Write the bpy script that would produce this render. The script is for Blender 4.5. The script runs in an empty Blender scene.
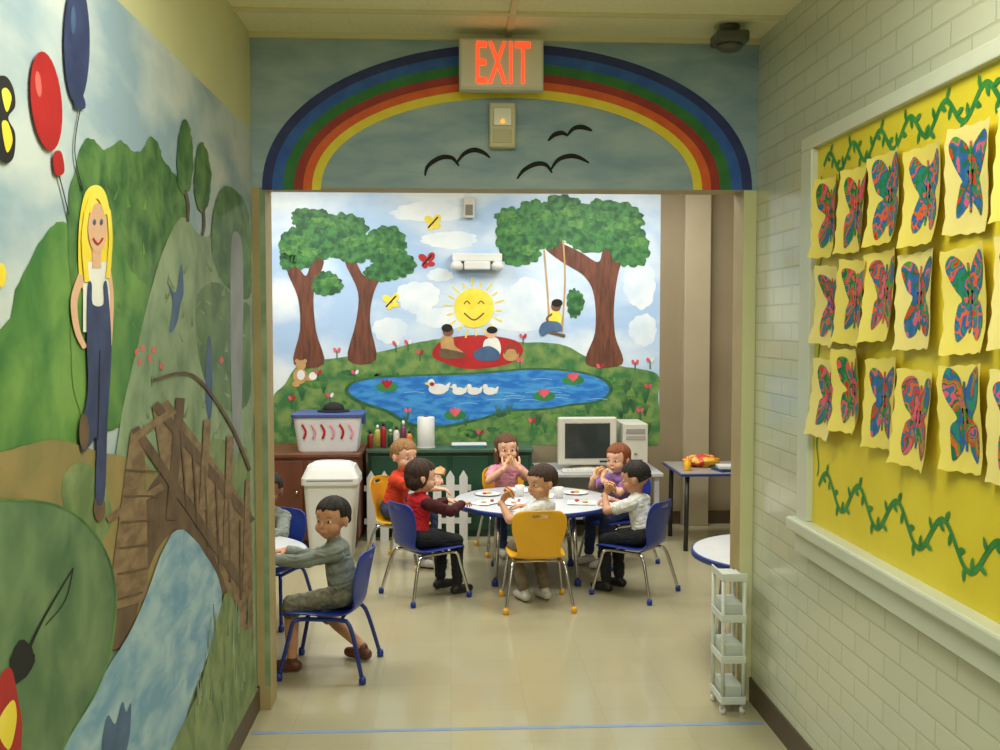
import bpy, bmesh, math, random
import numpy as np
from mathutils import Vector, Matrix, noise
random.seed(7)
scene = bpy.context.scene
COL = scene.collection
try:
    scene.view_settings.view_transform = 'Standard'
except Exception:
    pass

# ------------------------------------------------------------------ colours / materials
def L(c, a=1.0):
    o = []
    for v in c[:3]:
        v = v / 255.0
        o.append(v / 12.92 if v <= 0.04045 else ((v + 0.055) / 1.055) ** 2.4)
    return (o[0], o[1], o[2], a)

def mat(name, c1, c2=None, scale=8.0, rough=0.6, bump=0.0, bscale=40.0, metal=0.0, emit=0.0,
        stretch=(1, 1, 1), pos=(0.35, 0.65), detail=4.0, coat=0.0, dist=0.0):
    m = bpy.data.materials.new(name)
    m.use_nodes = True
    nt = m.node_tree
    b = nt.nodes['Principled BSDF']
    b.inputs['Base Color'].default_value = L(c1)
    b.inputs['Roughness'].default_value = rough
    b.inputs['Metallic'].default_value = metal
    if coat:
        b.inputs['Coat Weight'].default_value = coat
    tc = nt.nodes.new('ShaderNodeTexCoord')
    mp = nt.nodes.new('ShaderNodeMapping')
    mp.inputs['Scale'].default_value = stretch
    nt.links.new(tc.outputs['Object'], mp.inputs['Vector'])
    if c2 is not None:
        n = nt.nodes.new('ShaderNodeTexNoise')
        n.inputs['Scale'].default_value = scale
        n.inputs['Detail'].default_value = detail
        n.inputs['Distortion'].default_value = dist
        nt.links.new(mp.outputs[0], n.inputs['Vector'])
        r = nt.nodes.new('ShaderNodeValToRGB')
        r.color_ramp.elements[0].position = pos[0]
        r.color_ramp.elements[1].position = pos[1]
        r.color_ramp.elements[0].color = L(c1)
        r.color_ramp.elements[1].color = L(c2)
        nt.links.new(n.outputs[0], r.inputs[0])
        nt.links.new(r.outputs[0], b.inputs['Base Color'])
    if bump:
        n2 = nt.nodes.new('ShaderNodeTexNoise')
        n2.inputs['Scale'].default_value = bscale
        n2.inputs['Detail'].default_value = 3
        nt.links.new(mp.outputs[0], n2.inputs['Vector'])
        bp = nt.nodes.new('ShaderNodeBump')
        bp.inputs['Strength'].default_value = bump
        bp.inputs['Distance'].default_value = 0.01
        nt.links.new(n2.outputs[0], bp.inputs['Height'])
        nt.links.new(bp.outputs[0], b.inputs['Normal'])
    if emit:
        b.inputs['Emission Color'].default_value = L(c1)
        b.inputs['Emission Strength'].default_value = emit
    return m

def brick_mat(name, axes, bw, rh, mortar, c1, c2, cm, rough, bump, offset=0.5, noise_amt=0.0, coat=0.0):
    m = bpy.data.materials.new(name)
    m.use_nodes = True
    nt = m.node_tree
    b = nt.nodes['Principled BSDF']
    b.inputs['Roughness'].default_value = rough
    b.inputs['Coat Weight'].default_value = coat
    tc = nt.nodes.new('ShaderNodeTexCoord')
    sp = nt.nodes.new('ShaderNodeSeparateXYZ')
    cb = nt.nodes.new('ShaderNodeCombineXYZ')
    nt.links.new(tc.outputs['Object'], sp.inputs[0])
    nt.links.new(sp.outputs[axes[0]], cb.inputs[0])
    nt.links.new(sp.outputs[axes[1]], cb.inputs[1])
    bt = nt.nodes.new('ShaderNodeTexBrick')
    bt.offset = offset
    bt.inputs['Scale'].default_value = 1.0
    bt.inputs['Brick Width'].default_value = bw
    bt.inputs['Row Height'].default_value = rh
    bt.inputs['Mortar Size'].default_value = mortar
    bt.inputs['Mortar Smooth'].default_value = 0.3
    bt.inputs['Color1'].default_value = L(c1)
    bt.inputs['Color2'].default_value = L(c2)
    bt.inputs['Mortar'].default_value = L(cm)
    nt.links.new(cb.outputs[0], bt.inputs['Vector'])
    n = nt.nodes.new('ShaderNodeTexNoise')
    n.inputs['Scale'].default_value = 1.6
    n.inputs['Detail'].default_value = 6
    nt.links.new(tc.outputs['Object'], n.inputs['Vector'])
    mx = nt.nodes.new('ShaderNodeMix')
    mx.data_type = 'RGBA'
    mx.blend_type = 'MULTIPLY'
    mx.inputs[0].default_value = noise_amt
    nt.links.new(bt.outputs['Color'], mx.inputs[6])
    nt.links.new(n.outputs[0], mx.inputs[7])
    nt.links.new(mx.outputs[2], b.inputs['Base Color'])
    iv = nt.nodes.new('ShaderNodeMath')
    iv.operation = 'SUBTRACT'
    iv.inputs[0].default_value = 1.0
    nt.links.new(bt.outputs['Fac'], iv.inputs[1])
    bp = nt.nodes.new('ShaderNodeBump')
    bp.inputs['Strength'].default_value = bump
    bp.inputs['Distance'].default_value = 0.006
    nt.links.new(iv.outputs[0], bp.inputs['Height'])
    nt.links.new(bp.outputs[0], b.inputs['Normal'])
    return m

# ------------------------------------------------------------------ mesh helpers
def empty(name, loc=(0, 0, 0), rz=0.0):
    e = bpy.data.objects.new(name, None)
    e.empty_display_size = 0.1
    e.location = loc
    e.rotation_euler = (0, 0, rz)
    COL.objects.link(e)
    return e

def mobj(name, V, F, mats, parent=None, smooth=False, idx=None):
    me = bpy.data.meshes.new(name)
    me.from_pydata([tuple(v) for v in V], [], F)
    if not isinstance(mats, (list, tuple)):
        mats = [mats]
    for m in mats:
        me.materials.append(m)
    if idx is not None:
        me.polygons.foreach_set('material_index', idx)
    if smooth:
        me.polygons.foreach_set('use_smooth', [True] * len(me.polygons))
    me.update()
    ob = bpy.data.objects.new(name, me)
    COL.objects.link(ob)
    if parent:
        ob.parent = parent
    return ob

def bmobj(name, bm, m, parent=None, smooth=False):
    bmesh.ops.recalc_face_normals(bm, faces=bm.faces)
    me = bpy.data.meshes.new(name)
    bm.to_mesh(me)
    bm.free()
    for k in (m if isinstance(m, (list, tuple)) else [m]):
        me.materials.append(k)
    if smooth:
        me.polygons.foreach_set('use_smooth', [True] * len(me.polygons))
    ob = bpy.data.objects.new(name, me)
    COL.objects.link(ob)
    if parent:
        ob.parent = parent
    return ob

def box(name, lo, hi, m, parent=None, bevel=0.0, rz=0.0):
    bm = bmesh.new()
    c = [(lo[i] + hi[i]) / 2 for i in range(3)]
    s = [(hi[i] - lo[i]) for i in range(3)]
    bmesh.ops.create_cube(bm, size=1.0)
    for v in bm.verts:
        v.co = Vector((v.co.x * s[0], v.co.y * s[1], v.co.z * s[2]))
    if bevel:
        bmesh.ops.bevel(bm, geom=list(bm.edges), offset=bevel, segments=2, profile=0.5, affect='EDGES')
    if rz:
        bmesh.ops.rotate(bm, verts=bm.verts, cent=(0, 0, 0), matrix=Matrix.Rotation(rz, 3, 'Z'))
    for v in bm.verts:
        v.co += Vector(c)
    return bmobj(name, bm, m, parent)

def cr(pts, closed=False, n=6):
    P = [Vector(p) for p in pts]
    N = len(P)
    out = []
    rng = N if closed else N - 1
    for i in range(rng):
        if closed:
            a, b, c, d = P[(i - 1) % N], P[i], P[(i + 1) % N], P[(i + 2) % N]
        else:
            a, b, c, d = P[max(i - 1, 0)], P[i], P[i + 1], P[min(i + 2, N - 1)]
        for k in range(n):
            t = k / n
            out.append(0.5 * ((2 * b) + (c - a) * t + (2 * a - 5 * b + 4 * c - d) * t * t + (3 * b - a - 3 * c + d) * t ** 3))
    if not closed:
        out.append(P[-1].copy())
    return out

def tube(name, pts, r, m, parent=None, seg=10, smooth_n=0, r1=None):
    P = cr(pts, False, smooth_n) if smooth_n else [Vector(p) for p in pts]
    V, F = [], []
    n = len(P)
    prev = None
    for i, p in enumerate(P):
        t = (P[min(i + 1, n - 1)] - P[max(i - 1, 0)]).normalized()
        if prev is None:
            a = Vector((0, 0, 1)) if abs(t.z) < 0.9 else Vector((1, 0, 0))
            u = t.cross(a).normalized()
        else:
            u = (prev - t * prev.dot(t)).normalized()
        prev = u
        w = t.cross(u)
        rr = r if r1 is None else r + (r1 - r) * i / (n - 1)
        for k in range(seg):
            an = 2 * math.pi * k / seg
            V.append(p + u * math.cos(an) * rr + w * math.sin(an) * rr)
    for i in range(n - 1):
        for k in range(seg):
            k2 = (k + 1) % seg
            F.append((i * seg + k, i * seg + k2, (i + 1) * seg + k2, (i + 1) * seg + k))
    F.append(tuple(range(seg))[::-1])
    F.append(tuple((n - 1) * seg + k for k in range(seg)))
    return mobj(name, V, F, m, parent, smooth=True)

def lathe(name, prof, m, parent=None, seg=40, c=(0, 0, 0), smooth=True):
    V, F = [], []
    n = len(prof)
    for (r, z) in prof:
        for k in range(seg):
            an = 2 * math.pi * k / seg
            V.append((c[0] + math.cos(an) * r, c[1] + math.sin(an) * r, c[2] + z))
    for i in range(n - 1):
        for k in range(seg):
            k2 = (k + 1) % seg
            F.append((i * seg + k, i * seg + k2, (i + 1) * seg + k2, (i + 1) * seg + k))
    F.append(tuple(range(seg))[::-1])
    F.append(tuple((n - 1) * seg + k for k in range(seg)))
    return mobj(name, V, F, m, parent, smooth=smooth)

def ball(name, c, r, m, parent=None, R=None, sub=3):
    bm = bmesh.new()
    bmesh.ops.create_icosphere(bm, subdivisions=sub, radius=1.0)
    rr = r if isinstance(r, (tuple, list)) else (r, r, r)
    for v in bm.verts:
        q = Vector((v.co.x * rr[0], v.co.y * rr[1], v.co.z * rr[2]))
        if R is not None:
            q = R @ q
        v.co = q + Vector(c)
    return bmobj(name, bm, m, parent, smooth=True)

# ------------------------------------------------------------------ camera
CAM = Vector((0, 0, 1.557))
PSI = math.atan(0.05)
TH = math.atan(0.05)
ROT = Matrix.Rotation(-PSI, 3, 'Z') @ Matrix.Rotation(math.pi / 2 - TH, 3, 'X')
cd = bpy.data.cameras.new('camera')
cd.sensor_width = 36
cd.lens = 36
cam = bpy.data.objects.new('camera', cd)
cam.location = CAM
cam.rotation_euler = (math.pi / 2 - TH, 0, -PSI)
COL.objects.link(cam)
scene.camera = cam
cd.clip_start = 0.02

def trace(px, py, axis, val):
    """photo measurement -> metres on a wall plane (axis = val)."""
    d = ROT @ Vector(((px - 500) / 1000, (375 - py) / 1000, -1))
    t = (val - CAM[axis]) / d[axis]
    return CAM + d * t

XL, XR = -0.78, 1.242          # hallway walls
YA, YA2 = 4.02, 4.16           # arch wall
YB = 7.70                      # classroom back wall
ZH, ZC, ZC2 = 2.10, 2.70, 2.78
OL, OR = -0.728, 1.188
CX0, CX1 = -2.7, 2.95

# ------------------------------------------------------------------ materials for shell
M_floor = brick_mat('floor_vinyl_tile', (0, 1), 0.305, 0.305, 0.0010, (184, 177, 144), (180, 173, 140), (166, 159, 126), 0.2, 0.05, offset=0.0, noise_amt=0.14, coat=0.2)
M_brick = brick_mat('painted_white_brick', (1, 2), 0.205, 0.068, 0.004, (208, 212, 190), (204, 209, 186), (192, 196, 170), 0.22, 0.6, noise_amt=0.12, coat=0.3)
M_cream = mat('cream_wall_paint', (214, 214, 168), (206, 206, 160), 2, 0.5)
M_beige = mat('beige_wall_paint', (146, 132, 106), (138, 124, 98), 2, 0.6)
M_beige2 = mat('beige_trim_paint', (172, 160, 134), (164, 152, 126), 2, 0.5)
M_ceil = mat('ceiling_tile', (240, 234, 196), (232, 226, 188), 60, 0.9, bump=0.2, bscale=120)
M_tbar = mat('ceiling_grid_metal', (220, 212, 172), rough=0.5)
M_base = mat('brown_vinyl_baseboard', (82, 66, 48), (70, 56, 42), 10, 0.4)
M_white = mat('white_plastic', (222, 224, 222), (214, 216, 214), 4, 0.4)
M_trimw = mat('glossy_cream_trim', (206, 212, 194), (200, 206, 188), 3, 0.3)
M_jamb = mat('jamb_tan_paint', (176, 160, 116), (168, 150, 106), 6, 0.5)
M_chrome = mat('chrome_steel', (200, 200, 200), rough=0.2, metal=1.0)
M_dark = mat('dark_metal', (40, 38, 38), rough=0.4)
M_lamp = mat('lamp_diffuser', (255, 250, 235), emit=1.5)

# ------------------------------------------------------------------ room shell
box('floor', (-4, -3.2, -0.08), (4, 8.0, 0), M_floor)
box('wall_left', (XL - 0.12, -3.0, 0), (XL, YA, ZC), M_cream)
box('wall_right', (XR, -3.0, 0), (XR + 0.12, YA, ZC), M_brick)
box('wall_rear', (XL - 0.12, -3.12, 0), (XR + 0.12, -3.0, ZC), M_cream)
box('ceiling', (XL - 0.12, -3.12, ZC), (XR + 0.12, YA, ZC + 0.08), M_ceil)
box('wall_partition_left', (CX0, YA, 0), (OL, YA2, ZC2), M_jamb)
box('wall_partition_right', (OR, YA, 0), (CX1, YA2, ZC2), M_jamb)
box('wall_header', (OL, YA, ZH), (OR, YA2, ZC2), M_jamb)
box('wall_back', (CX0, YB, 0), (CX1, YB + 0.12, ZC2), M_beige)
box('wall_classroom_left', (CX0 - 0.12, YA, 0), (CX0, YB + 0.12, ZC2), M_beige)
box('wall_classroom_right', (CX1, YA, 0), (CX1 + 0.12, YB + 0.12, ZC2), M_beige)
box('ceiling_classroom', (CX0, YA2, ZC2), (CX1, YB + 0.12, ZC2 + 0.08), M_ceil)
box('baseboard_left', (XL, -3.0, 0), (XL + 0.008, YA, 0.10), M_base)
box('baseboard_right', (XR - 0.008, -3.0, 0), (XR, YA, 0.10), M_base)
box('baseboard_back', (CX0, YB - 0.01, 0), (CX1, YB, 0.10), M_base)
box('trim_pilaster', (1.80, YB - 0.09, 0), (2.0, YB, ZC2), M_beige2, bevel=0.004)
box('trim_ceiling_bar', (XL, 3.70, ZC - 0.012), (XR, 3.725, ZC), M_tbar)
box('trim_ceiling_bar_long', (0.22, -3, ZC - 0.010), (0.245, YA, ZC), M_tbar)
box('trim_ceiling_edge', (XL, YA - 0.02, ZC - 0.02), (XR, YA, ZC), M_tbar)
M_tape = mat('blue_floor_tape', (120, 146, 186), (136, 158, 184), 14, 0.5)
box('blue_floor_tape', (XL + 0.02, 3.775, 0.0), (XR - 0.02, 3.80, 0.0012), M_tape)

# ------------------------------------------------------------------ painting tools
class Paint:
    def __init__(s, name, mapf, n):
        s.name, s.mapf, s.n = name, mapf, Vector(n)
        s.bm = bmesh.new()
        s.mats = []
        s.cnt = 0
        s.hold = False
    def poly(s, pts, m, layer=1):
        if m not in s.mats:
            s.mats.append(m)
        if not s.hold:
            s.cnt += 1
        off = 0.0006 * layer + (s.cnt % 10) * 0.00005
        # drop repeated points
        P3 = []
        for p in pts:
            q = s.mapf(p[0], p[1]) + s.n * off
            if not P3 or (q - P3[-1]).length > 1e-6:
                P3.append(q)
        if len(P3) > 2 and (P3[0] - P3[-1]).length < 1e-6:
            P3.pop()
        if len(P3) < 3:
            return
        vs = [s.bm.verts.new(q) for q in P3]
        try:
            f = s.bm.faces.new(vs)
            f.normal_update()
            if f.normal.dot(s.n) < 0:
                f.normal_flip()
            f.material_index = s.mats.index(m)
        except Exception:
            pass
    def sm(s, pts, m, layer=1, amp=0.0, n=6):
        q = cr([(p[0], p[1], 0) for p in pts], True, n)
        if amp:
            for v in q:
                v.x += random.uniform(-amp, amp)
                v.y += random.uniform(-amp, amp)
        s.poly([(v.x, v.y) for v in q], m, layer)
    def ell(s, cx, cy, rx, ry, m, layer=1, n=28, rot=0.0):
        pts = []
        for k in range(n):
            a = 2 * math.pi * k / n
            x, y = math.cos(a) * rx, math.sin(a) * ry
            pts.append((cx + x * math.cos(rot) - y * math.sin(rot), cy + x * math.sin(rot) + y * math.cos(rot)))
        s.poly(pts, m, layer)
    def blob(s, cx, cy, rx, ry, m, layer=1, amp=0.10, lob=9, n=72):
        ph = random.uniform(0, 6)
        pts = []
        for k in range(n):
            a = 2 * math.pi * k / n
            f = 1 + amp * abs(math.sin(lob * a / 2 + ph)) + amp * 0.5 * math.sin(3 * a + ph) + random.uniform(-1, 1) * amp * 0.25
            pts.append((cx + math.cos(a) * rx * f, cy + math.sin(a) * ry * f))
        s.poly(pts, m, layer)
    def stroke(s, pts, w, m, layer=2, w1=None, n=5, mid=None):
        q = cr([(p[0], p[1], 0) for p in pts], False, n)
        N = len(q)
        Lp, Rp = [], []
        for i, p in enumerate(q):
            t = (q[min(i + 1, N - 1)] - q[max(i - 1, 0)])
            if t.length < 1e-9:
                continue
            t.normalize()
            u = i / (N - 1)
            ww = w if w1 is None else w + (w1 - w) * u
            if mid is not None:
                ww = w + (mid - w) * math.sin(math.pi * u)
            nx, ny = -t.y * ww / 2, t.x * ww / 2
            Lp.append((p.x + nx, p.y + ny))
            Rp.append((p.x - nx, p.y - ny))
        s.cnt += 1
        s.hold = True
        for i in range(len(Lp) - 1):
            s.poly([Lp[i], Lp[i + 1], Rp[i + 1], Rp[i]], m, layer)
        s.hold = False
    def done(s):
        for f in s.bm.faces:
            f.normal_update()
        bmesh.ops.triangulate(s.bm, faces=[f for f in s.bm.faces if len(f.verts) > 4], ngon_method='EAR_CLIP')
        for f in s.bm.faces:
            f.normal_update()
        fl = [f for f in s.bm.faces if f.normal.dot(s.n) < 0]
        if fl:
            bmesh.ops.reverse_faces(s.bm, faces=fl)
        me = bpy.data.meshes.new(s.name)
        s.bm.to_mesh(me)
        s.bm.free()
        for m in s.mats:
            me.materials.append(m)
        ob = bpy.data.objects.new(s.name, me)
        COL.objects.link(ob)
        return ob

pm = lambda n, a, b, sc=14, **k: mat('paint_' + n, a, b, sc, k.pop('rough', 0.55), dist=k.pop('dist', 0.2), **k)
P_skyL = pm('sky_left', (146, 172, 190), (200, 210, 210), 2.2, stretch=(1, 1, 2.0), pos=(0.40, 0.62), detail=7)
P_skyB = pm('sky_back', (166, 196, 232), (224, 234, 242), 1.5, stretch=(1, 1, 1.6), pos=(0.40, 0.62), detail=5)
P_skyH = pm('sky_header', (130, 158, 178), (168, 188, 194), 4, stretch=(1, 1, 3), pos=(0.35, 0.7), detail=7, dist=.4)
P_cloud = pm('cloud', (230, 238, 244), (206, 222, 238), 5)
P_grass = pm('grass', (56, 114, 64), (120, 150, 82), 10, detail=9, pos=(.38, .62))
P_grassd = pm('grass_dark', (36, 86, 52), (60, 112, 66), 14)
P_mead = pm('meadow', (108, 136, 106), (154, 172, 140), 7, detail=9, pos=(.34, .66), dist=.4)
P_bush = pm('bush', (48, 94, 52), (98, 138, 76), 12, detail=8, pos=(.36, .64), dist=.3)
P_hill = pm('hill', (58, 114, 54), (114, 156, 76), 6, detail=8, pos=(.36, .64), dist=.3)
P_rnd = pm('round_hill', (74, 108, 76), (114, 142, 100), 6, detail=9, pos=(.36, .64), dist=.4)
P_path = pm('path', (160, 138, 88), (128, 122, 76), 5, detail=8, pos=(.36, .64), dist=.3)
P_brown = pm('bridge', (112, 90, 66), (146, 122, 92), 12, stretch=(1, 1, 3), detail=6, pos=(.36, .64))
P_brownd = pm('bridge_dark', (84, 66, 50), (108, 88, 66), 12, detail=6)
P_river = pm('river', (110, 156, 190), (164, 194, 208), 6, stretch=(1, 1, 2.5), detail=8, pos=(.36, .64), dist=.4)
P_lgrass = pm('low_grass', (96, 122, 76), (136, 152, 104), 9, detail=9, pos=(.36, .64), dist=.4)
P_skin = pm('skin', (226, 184, 152), (218, 174, 142), 5)
P_yellow = pm('yellow', (236, 212, 54), (246, 226, 90), 10)
P_navy = pm('navy', (40, 52, 92), (56, 70, 114), 12)
P_black = pm('black', (16, 18, 20), (24, 26, 28), 12, rough=0.8)
P_red = pm('red', (182, 34, 36), (164, 26, 30), 8)
P_redl = pm('red_light', (216, 108, 104), (200, 90, 88), 8)
P_pink = pm('pink', (226, 100, 120), (206, 70, 90), 8)
P_white = pm('white', (236, 236, 232), (222, 224, 224), 8)
P_lilac = pm('lilac', (150, 156, 160), (132, 140, 146), 8)
P_blueb = pm('blue_figure', (60, 90, 130), (78, 108, 146), 9)
P_pond = pm('pond', (26, 110, 196), (64, 148, 216), 9, stretch=(1, 1, 3), detail=8, pos=(.4, .6))
P_pondl = pm('pond_light', (126, 184, 226), (104, 168, 220), 10)
P_trunk = pm('trunk', (118, 68, 48), (84, 48, 36), 12, stretch=(3, 1, 0.5), detail=6)
P_leaf = pm('leaf', (24, 80, 46), (66, 128, 66), 22, detail=9, pos=(.38, .62))
P_leafl = pm('leaf_light', (94, 146, 72), (50, 108, 54), 28, detail=8, pos=(.38, .62))
P_tan = pm('tan', (196, 160, 104), (178, 140, 90), 10)
P_brk = pm('skin_brown', (126, 80, 54), (110, 68, 46), 8)
P_green = pm('green', (40, 120, 62), (52, 134, 70), 8)
RB = [pm('rainbow_indigo', (34, 44, 104), (42, 56, 116)), pm('rainbow_blue', (36, 84, 172), (48, 100, 182)),
      pm('rainbow_green', (34, 108, 50), (50, 124, 56)), pm('rainbow_red', (150, 42, 32), (168, 50, 36)),
      pm('rainbow_orange', (222, 88, 28), (230, 106, 34)), pm('rainbow_yellow', (238, 212, 40), (242, 222, 70))]

# ---------------- left hallway mural
def mapL(a, b):
    p = trace(a, b, 0, XL)
    p.y = min(p.y, YA - 0.002)
    p.z = max(p.z, 0.101)
    return p
lm = Paint('hallway_mural_painting', mapL, (1, 0, 0))
def world_rect(p, y0, y1, z0, z1, m, layer):
    old = p.mapf
    p.mapf = lambda a, b: Vector((XL, a, b))
    p.poly([(y0, z0), (y1, z0), (y1, z1), (y0, z1)], m, layer)
    p.mapf = old
world_rect(lm, -2.98, YA - 0.002, 0.102, 2.32, P_skyL, 0.6)
world_rect(lm, -2.98, YA - 0.002, 0.102, 1.20, P_mead, 1.5)
lm.sm([(-80, 350), (0, 328), (15, 290), (42, 238), (62, 222), (76, 260), (86, 420), (60, 480), (-80, 490)], P_hill, 2.5, 1.0)
lm.sm([(66, 215), (76, 162), (88, 138), (104, 150), (120, 141), (136, 152), (152, 137), (163, 160), (176, 178), (187, 212), (190, 250), (182, 300), (155, 330), (125, 420), (92, 420), (76, 330)], P_bush, 3.5, 1.2)
lm.sm([(70, 300), (84, 240), (110, 230), (130, 270), (150, 300), (140, 400), (100, 430), (74, 400)], P_hill, 4.5, 1.2)
lm.sm([(118, 430), (140, 330), (158, 262), (180, 218), (200, 236), (220, 232), (244, 224), (249, 240), (250, 300), (249, 480), (200, 470), (120, 490)], P_mead, 5.5, 0.4)
for k in range(60):
    x = random.uniform(80, 180)
    y = random.uniform(170, 330)
    if y > 165 + abs(x - 120) * .6:
        lm.stroke([(x, y), (x + random.uniform(-5, 5), y - random.uniform(5, 14))], random.uniform(2, 5), random.choice([P_bush, P_hill]), 5.0, w1=0.6, n=2)
lm.sm([(176, 172), (177, 140), (183, 119), (189, 130), (192, 158), (190, 184), (183, 194), (177, 186)], P_bush, 6.5, 0.8)
lm.stroke([(184, 190), (187, 206), (186, 222)], 3, P_brownd, 6.5)
lm.sm([(193, 180), (195, 155), (200, 142), (206, 152), (210, 178), (207, 203), (200, 212), (194, 200)], P_bush, 6.5, 0.8)
lm.stroke([(202, 206), (203, 225), (201, 236)], 2.5, P_brownd, 6.5)
lm.sm([(210, 245), (214, 205), (224, 186), (238, 194), (246, 208), (249, 232), (250, 262), (249, 296), (236, 296), (218, 276)], P_bush, 6.5, 0.4)
lm.sm([(195, 300), (215, 282), (236, 300), (248, 306), (249, 340), (248, 400), (225, 410), (200, 370)], P_rnd, 6.1, 0.4)
for (x, y) in [(135, 352), (141, 348), (148, 358), (138, 362), (152, 350), (160, 366), (206, 380), (220, 360)]:
    lm.ell(x, y, 2.2, 3.5, P_redl, 7.2, 10)
for k in range(110):
    x = random.uniform(125, 244)
    y = random.uniform(270, 445)
    if x > 165 - (y - 270) * .2:
        lm.stroke([(x, y), (x + random.uniform(-6, 6), y - random.uniform(3, 14))], random.uniform(1, 4), random.choice([P_lgrass, P_rnd, P_mead, P_mead]), 6.3, w1=.4, n=2)
lm.sm([(-80, 470), (0, 452), (50, 440), (100, 452), (150, 470), (175, 540), (150, 600), (105, 640), (60, 600), (0, 520), (-80, 540)], P_path, 7, 1.0)
lm.sm([(60, 480), (78, 462), (98, 476), (110, 520), (90, 550), (66, 530)], P_lgrass, 7.9, 0.6)
lm.sm([(185, 470), (210, 440), (236, 446), (248, 460), (250, 560), (250, 640), (230, 600), (200, 540)], P_lgrass, 7, 0.5)
# bridge
lm.sm([(100, 640), (118, 560), (140, 500), (165, 470), (190, 490), (215, 540), (232, 600), (215, 600), (195, 545), (175, 530), (150, 560), (125, 640)], P_brownd, 8.9, 0.3)
lm.poly([(150, 408), (166, 400), (250, 512), (252, 650), (236, 640), (222, 580), (190, 500), (160, 470)], P_brown, 9.8)
lm.poly([(128, 432), (142, 430), (146, 600), (104, 612)], P_brown, 10.7)
for a, b, w in [((152, 404), (250, 522), 9), ((132, 428), (244, 590), 9), ((178, 398), (168, 520), 9), ((205, 420), (200, 510), 7), ((228, 436), (224, 560), 7), ((246, 480), (243, 590), 5), ((128, 440), (172, 410), 7), ((104, 520), (160, 486), 7)]:
    lm.stroke([a, b], w, P_brownd if w == 9 else P_brown, 11.6 if w == 9 else 12.5, n=2)
for k in range(6):
    lm.stroke([(112 + k * 2, 600 - k * 26), (140 + k * 4, 592 - k * 24)], 1.6, P_brownd, 13.4, n=2)
for k in range(6):
    lm.stroke([(178 + k * 12, 430 + k * 18), (184 + k * 11, 510 + k * 18)], 1.8, P_brownd, 13.4, n=2)
lm.stroke([(150, 380), (190, 375), (226, 420), (248, 470)], 3, P_brownd, 13.4)
# river
lm.sm([(50, 780), (85, 700), (130, 625), (162, 545), (180, 530), (203, 555), (219, 592), (210, 640), (188, 700), (155, 780)], P_river, 14.3, .6)
lm.sm([(150, 800), (172, 740), (196, 690), (214, 620), (226, 592), (240, 630), (250, 640), (250, 800)], P_lgrass, 15.2, .6)
for k in range(60):
    x, y = random.uniform(190, 246), random.uniform(620, 725)
    if x > 190 + (720 - y) * 0.2:
        lm.stroke([(x, y), (x + random.uniform(-3, 3), y - random.uniform(14, 30))], 1.6, random.choice([P_rnd, P_mead]), 16.1, w1=0.4, n=2)
lm.sm([(-80, 508), (0, 500), (50, 505), (90, 533), (110, 582), (108, 640), (92, 690), (62, 740), (40, 800), (-80, 810)], P_rnd, 16.1)
lm.stroke([(-40, 503), (0, 500), (50, 505), (90, 533), (110, 582), (108, 640), (92, 690), (62, 740), (40, 790)], 2.2, P_bush, 17)
lm.stroke([(12, 676), (34, 625), (68, 568)], 4, P_black, 17.9, w1=1.2)
lm.stroke([(68, 568), (60, 600), (40, 625)], 1.0, P_black, 17.9)
lm.sm([(4, 660), (14, 640), (26, 648), (28, 664), (16, 680), (6, 682)], P_black, 17.9, 0.6)
lm.sm([(-10, 690), (4, 668), (12, 700), (16, 730), (10, 770), (-14, 780)], P_red, 17.9)
lm.sm([(-10, 726), (6, 700), (10, 720), (2, 750)], P_yellow, 18.8)
lm.sm([(98, 752), (103, 716), (111, 724), (118, 702), (122, 712), (127, 704), (125, 738), (118, 756)], P_blueb, 16.1)
# girl in overalls
lm.sm([(76, 230), (82, 194), (94, 185), (104, 196), (109, 232), (108, 272), (101, 288), (88, 292), (77, 282)], P_yellow, 9)
lm.poly([(80, 262), (107, 262), (109, 300), (107, 332), (80, 332)], P_white, 9.9)
lm.stroke([(79, 275), (71, 300), (74, 330), (82, 348)], 8, P_skin, 10.8, w1=5)
lm.stroke([(106, 270), (109, 300), (107, 345)], 4, P_skin, 10.8)
lm.poly([(89, 244), (98, 244), (98, 268), (89, 268)], P_skin, 11.7)
lm.ell(94, 228, 9.5, 25, P_skin, 12.6)
lm.stroke([(84, 212), (90, 196), (98, 198), (104, 214)], 7, P_yellow, 13.5)
lm.stroke([(83, 210), (80, 240), (83, 282)], 5, P_yellow, 13.5)
lm.stroke([(105, 210), (107, 240), (104, 278)], 4, P_yellow, 13.5)
lm.ell(90.5, 222, 1.4, 3.0, P_blueb, 14.4, 12)
lm.ell(97.5, 222, 1.4, 3.0, P_blueb, 14.4, 12)
lm.stroke([(89, 238), (94, 244), (99, 238)], 1.8, P_red, 14.4)
lm.sm([(84, 286), (88, 284), (89, 304), (100, 304), (100, 284), (104, 287), (108, 350), (104, 420), (101, 497), (92, 498), (93, 440), (86, 446), (78, 452), (77, 430), (84, 390), (83, 340)], P_navy, 13.5, n=4)
lm.stroke([(96, 350), (94, 440)], 1.0, P_black, 14.4, n=2)
lm.ell(96, 508, 6, 14, P_brownd, 12.6)
lm.ell(80, 432, 5, 18, P_brownd, 14.4)
lm.sm([(168, 332), (171, 304), (167, 284), (174, 292), (180, 264), (182, 292), (179, 304), (175, 324)], P_blueb, 7.4)
lm.sm([(204, 395), (206, 340), (210, 345), (211, 400), (208, 420)], P_blueb, 7.4)
lm.sm([(230, 244), (236, 232), (241, 248), (242, 300), (241, 360), (240, 420), (235, 462), (231, 420), (229, 330)], P_lilac, 7.4)
lm.ell(236, 248, 4.0, 12, P_lilac, 8.3)
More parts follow.
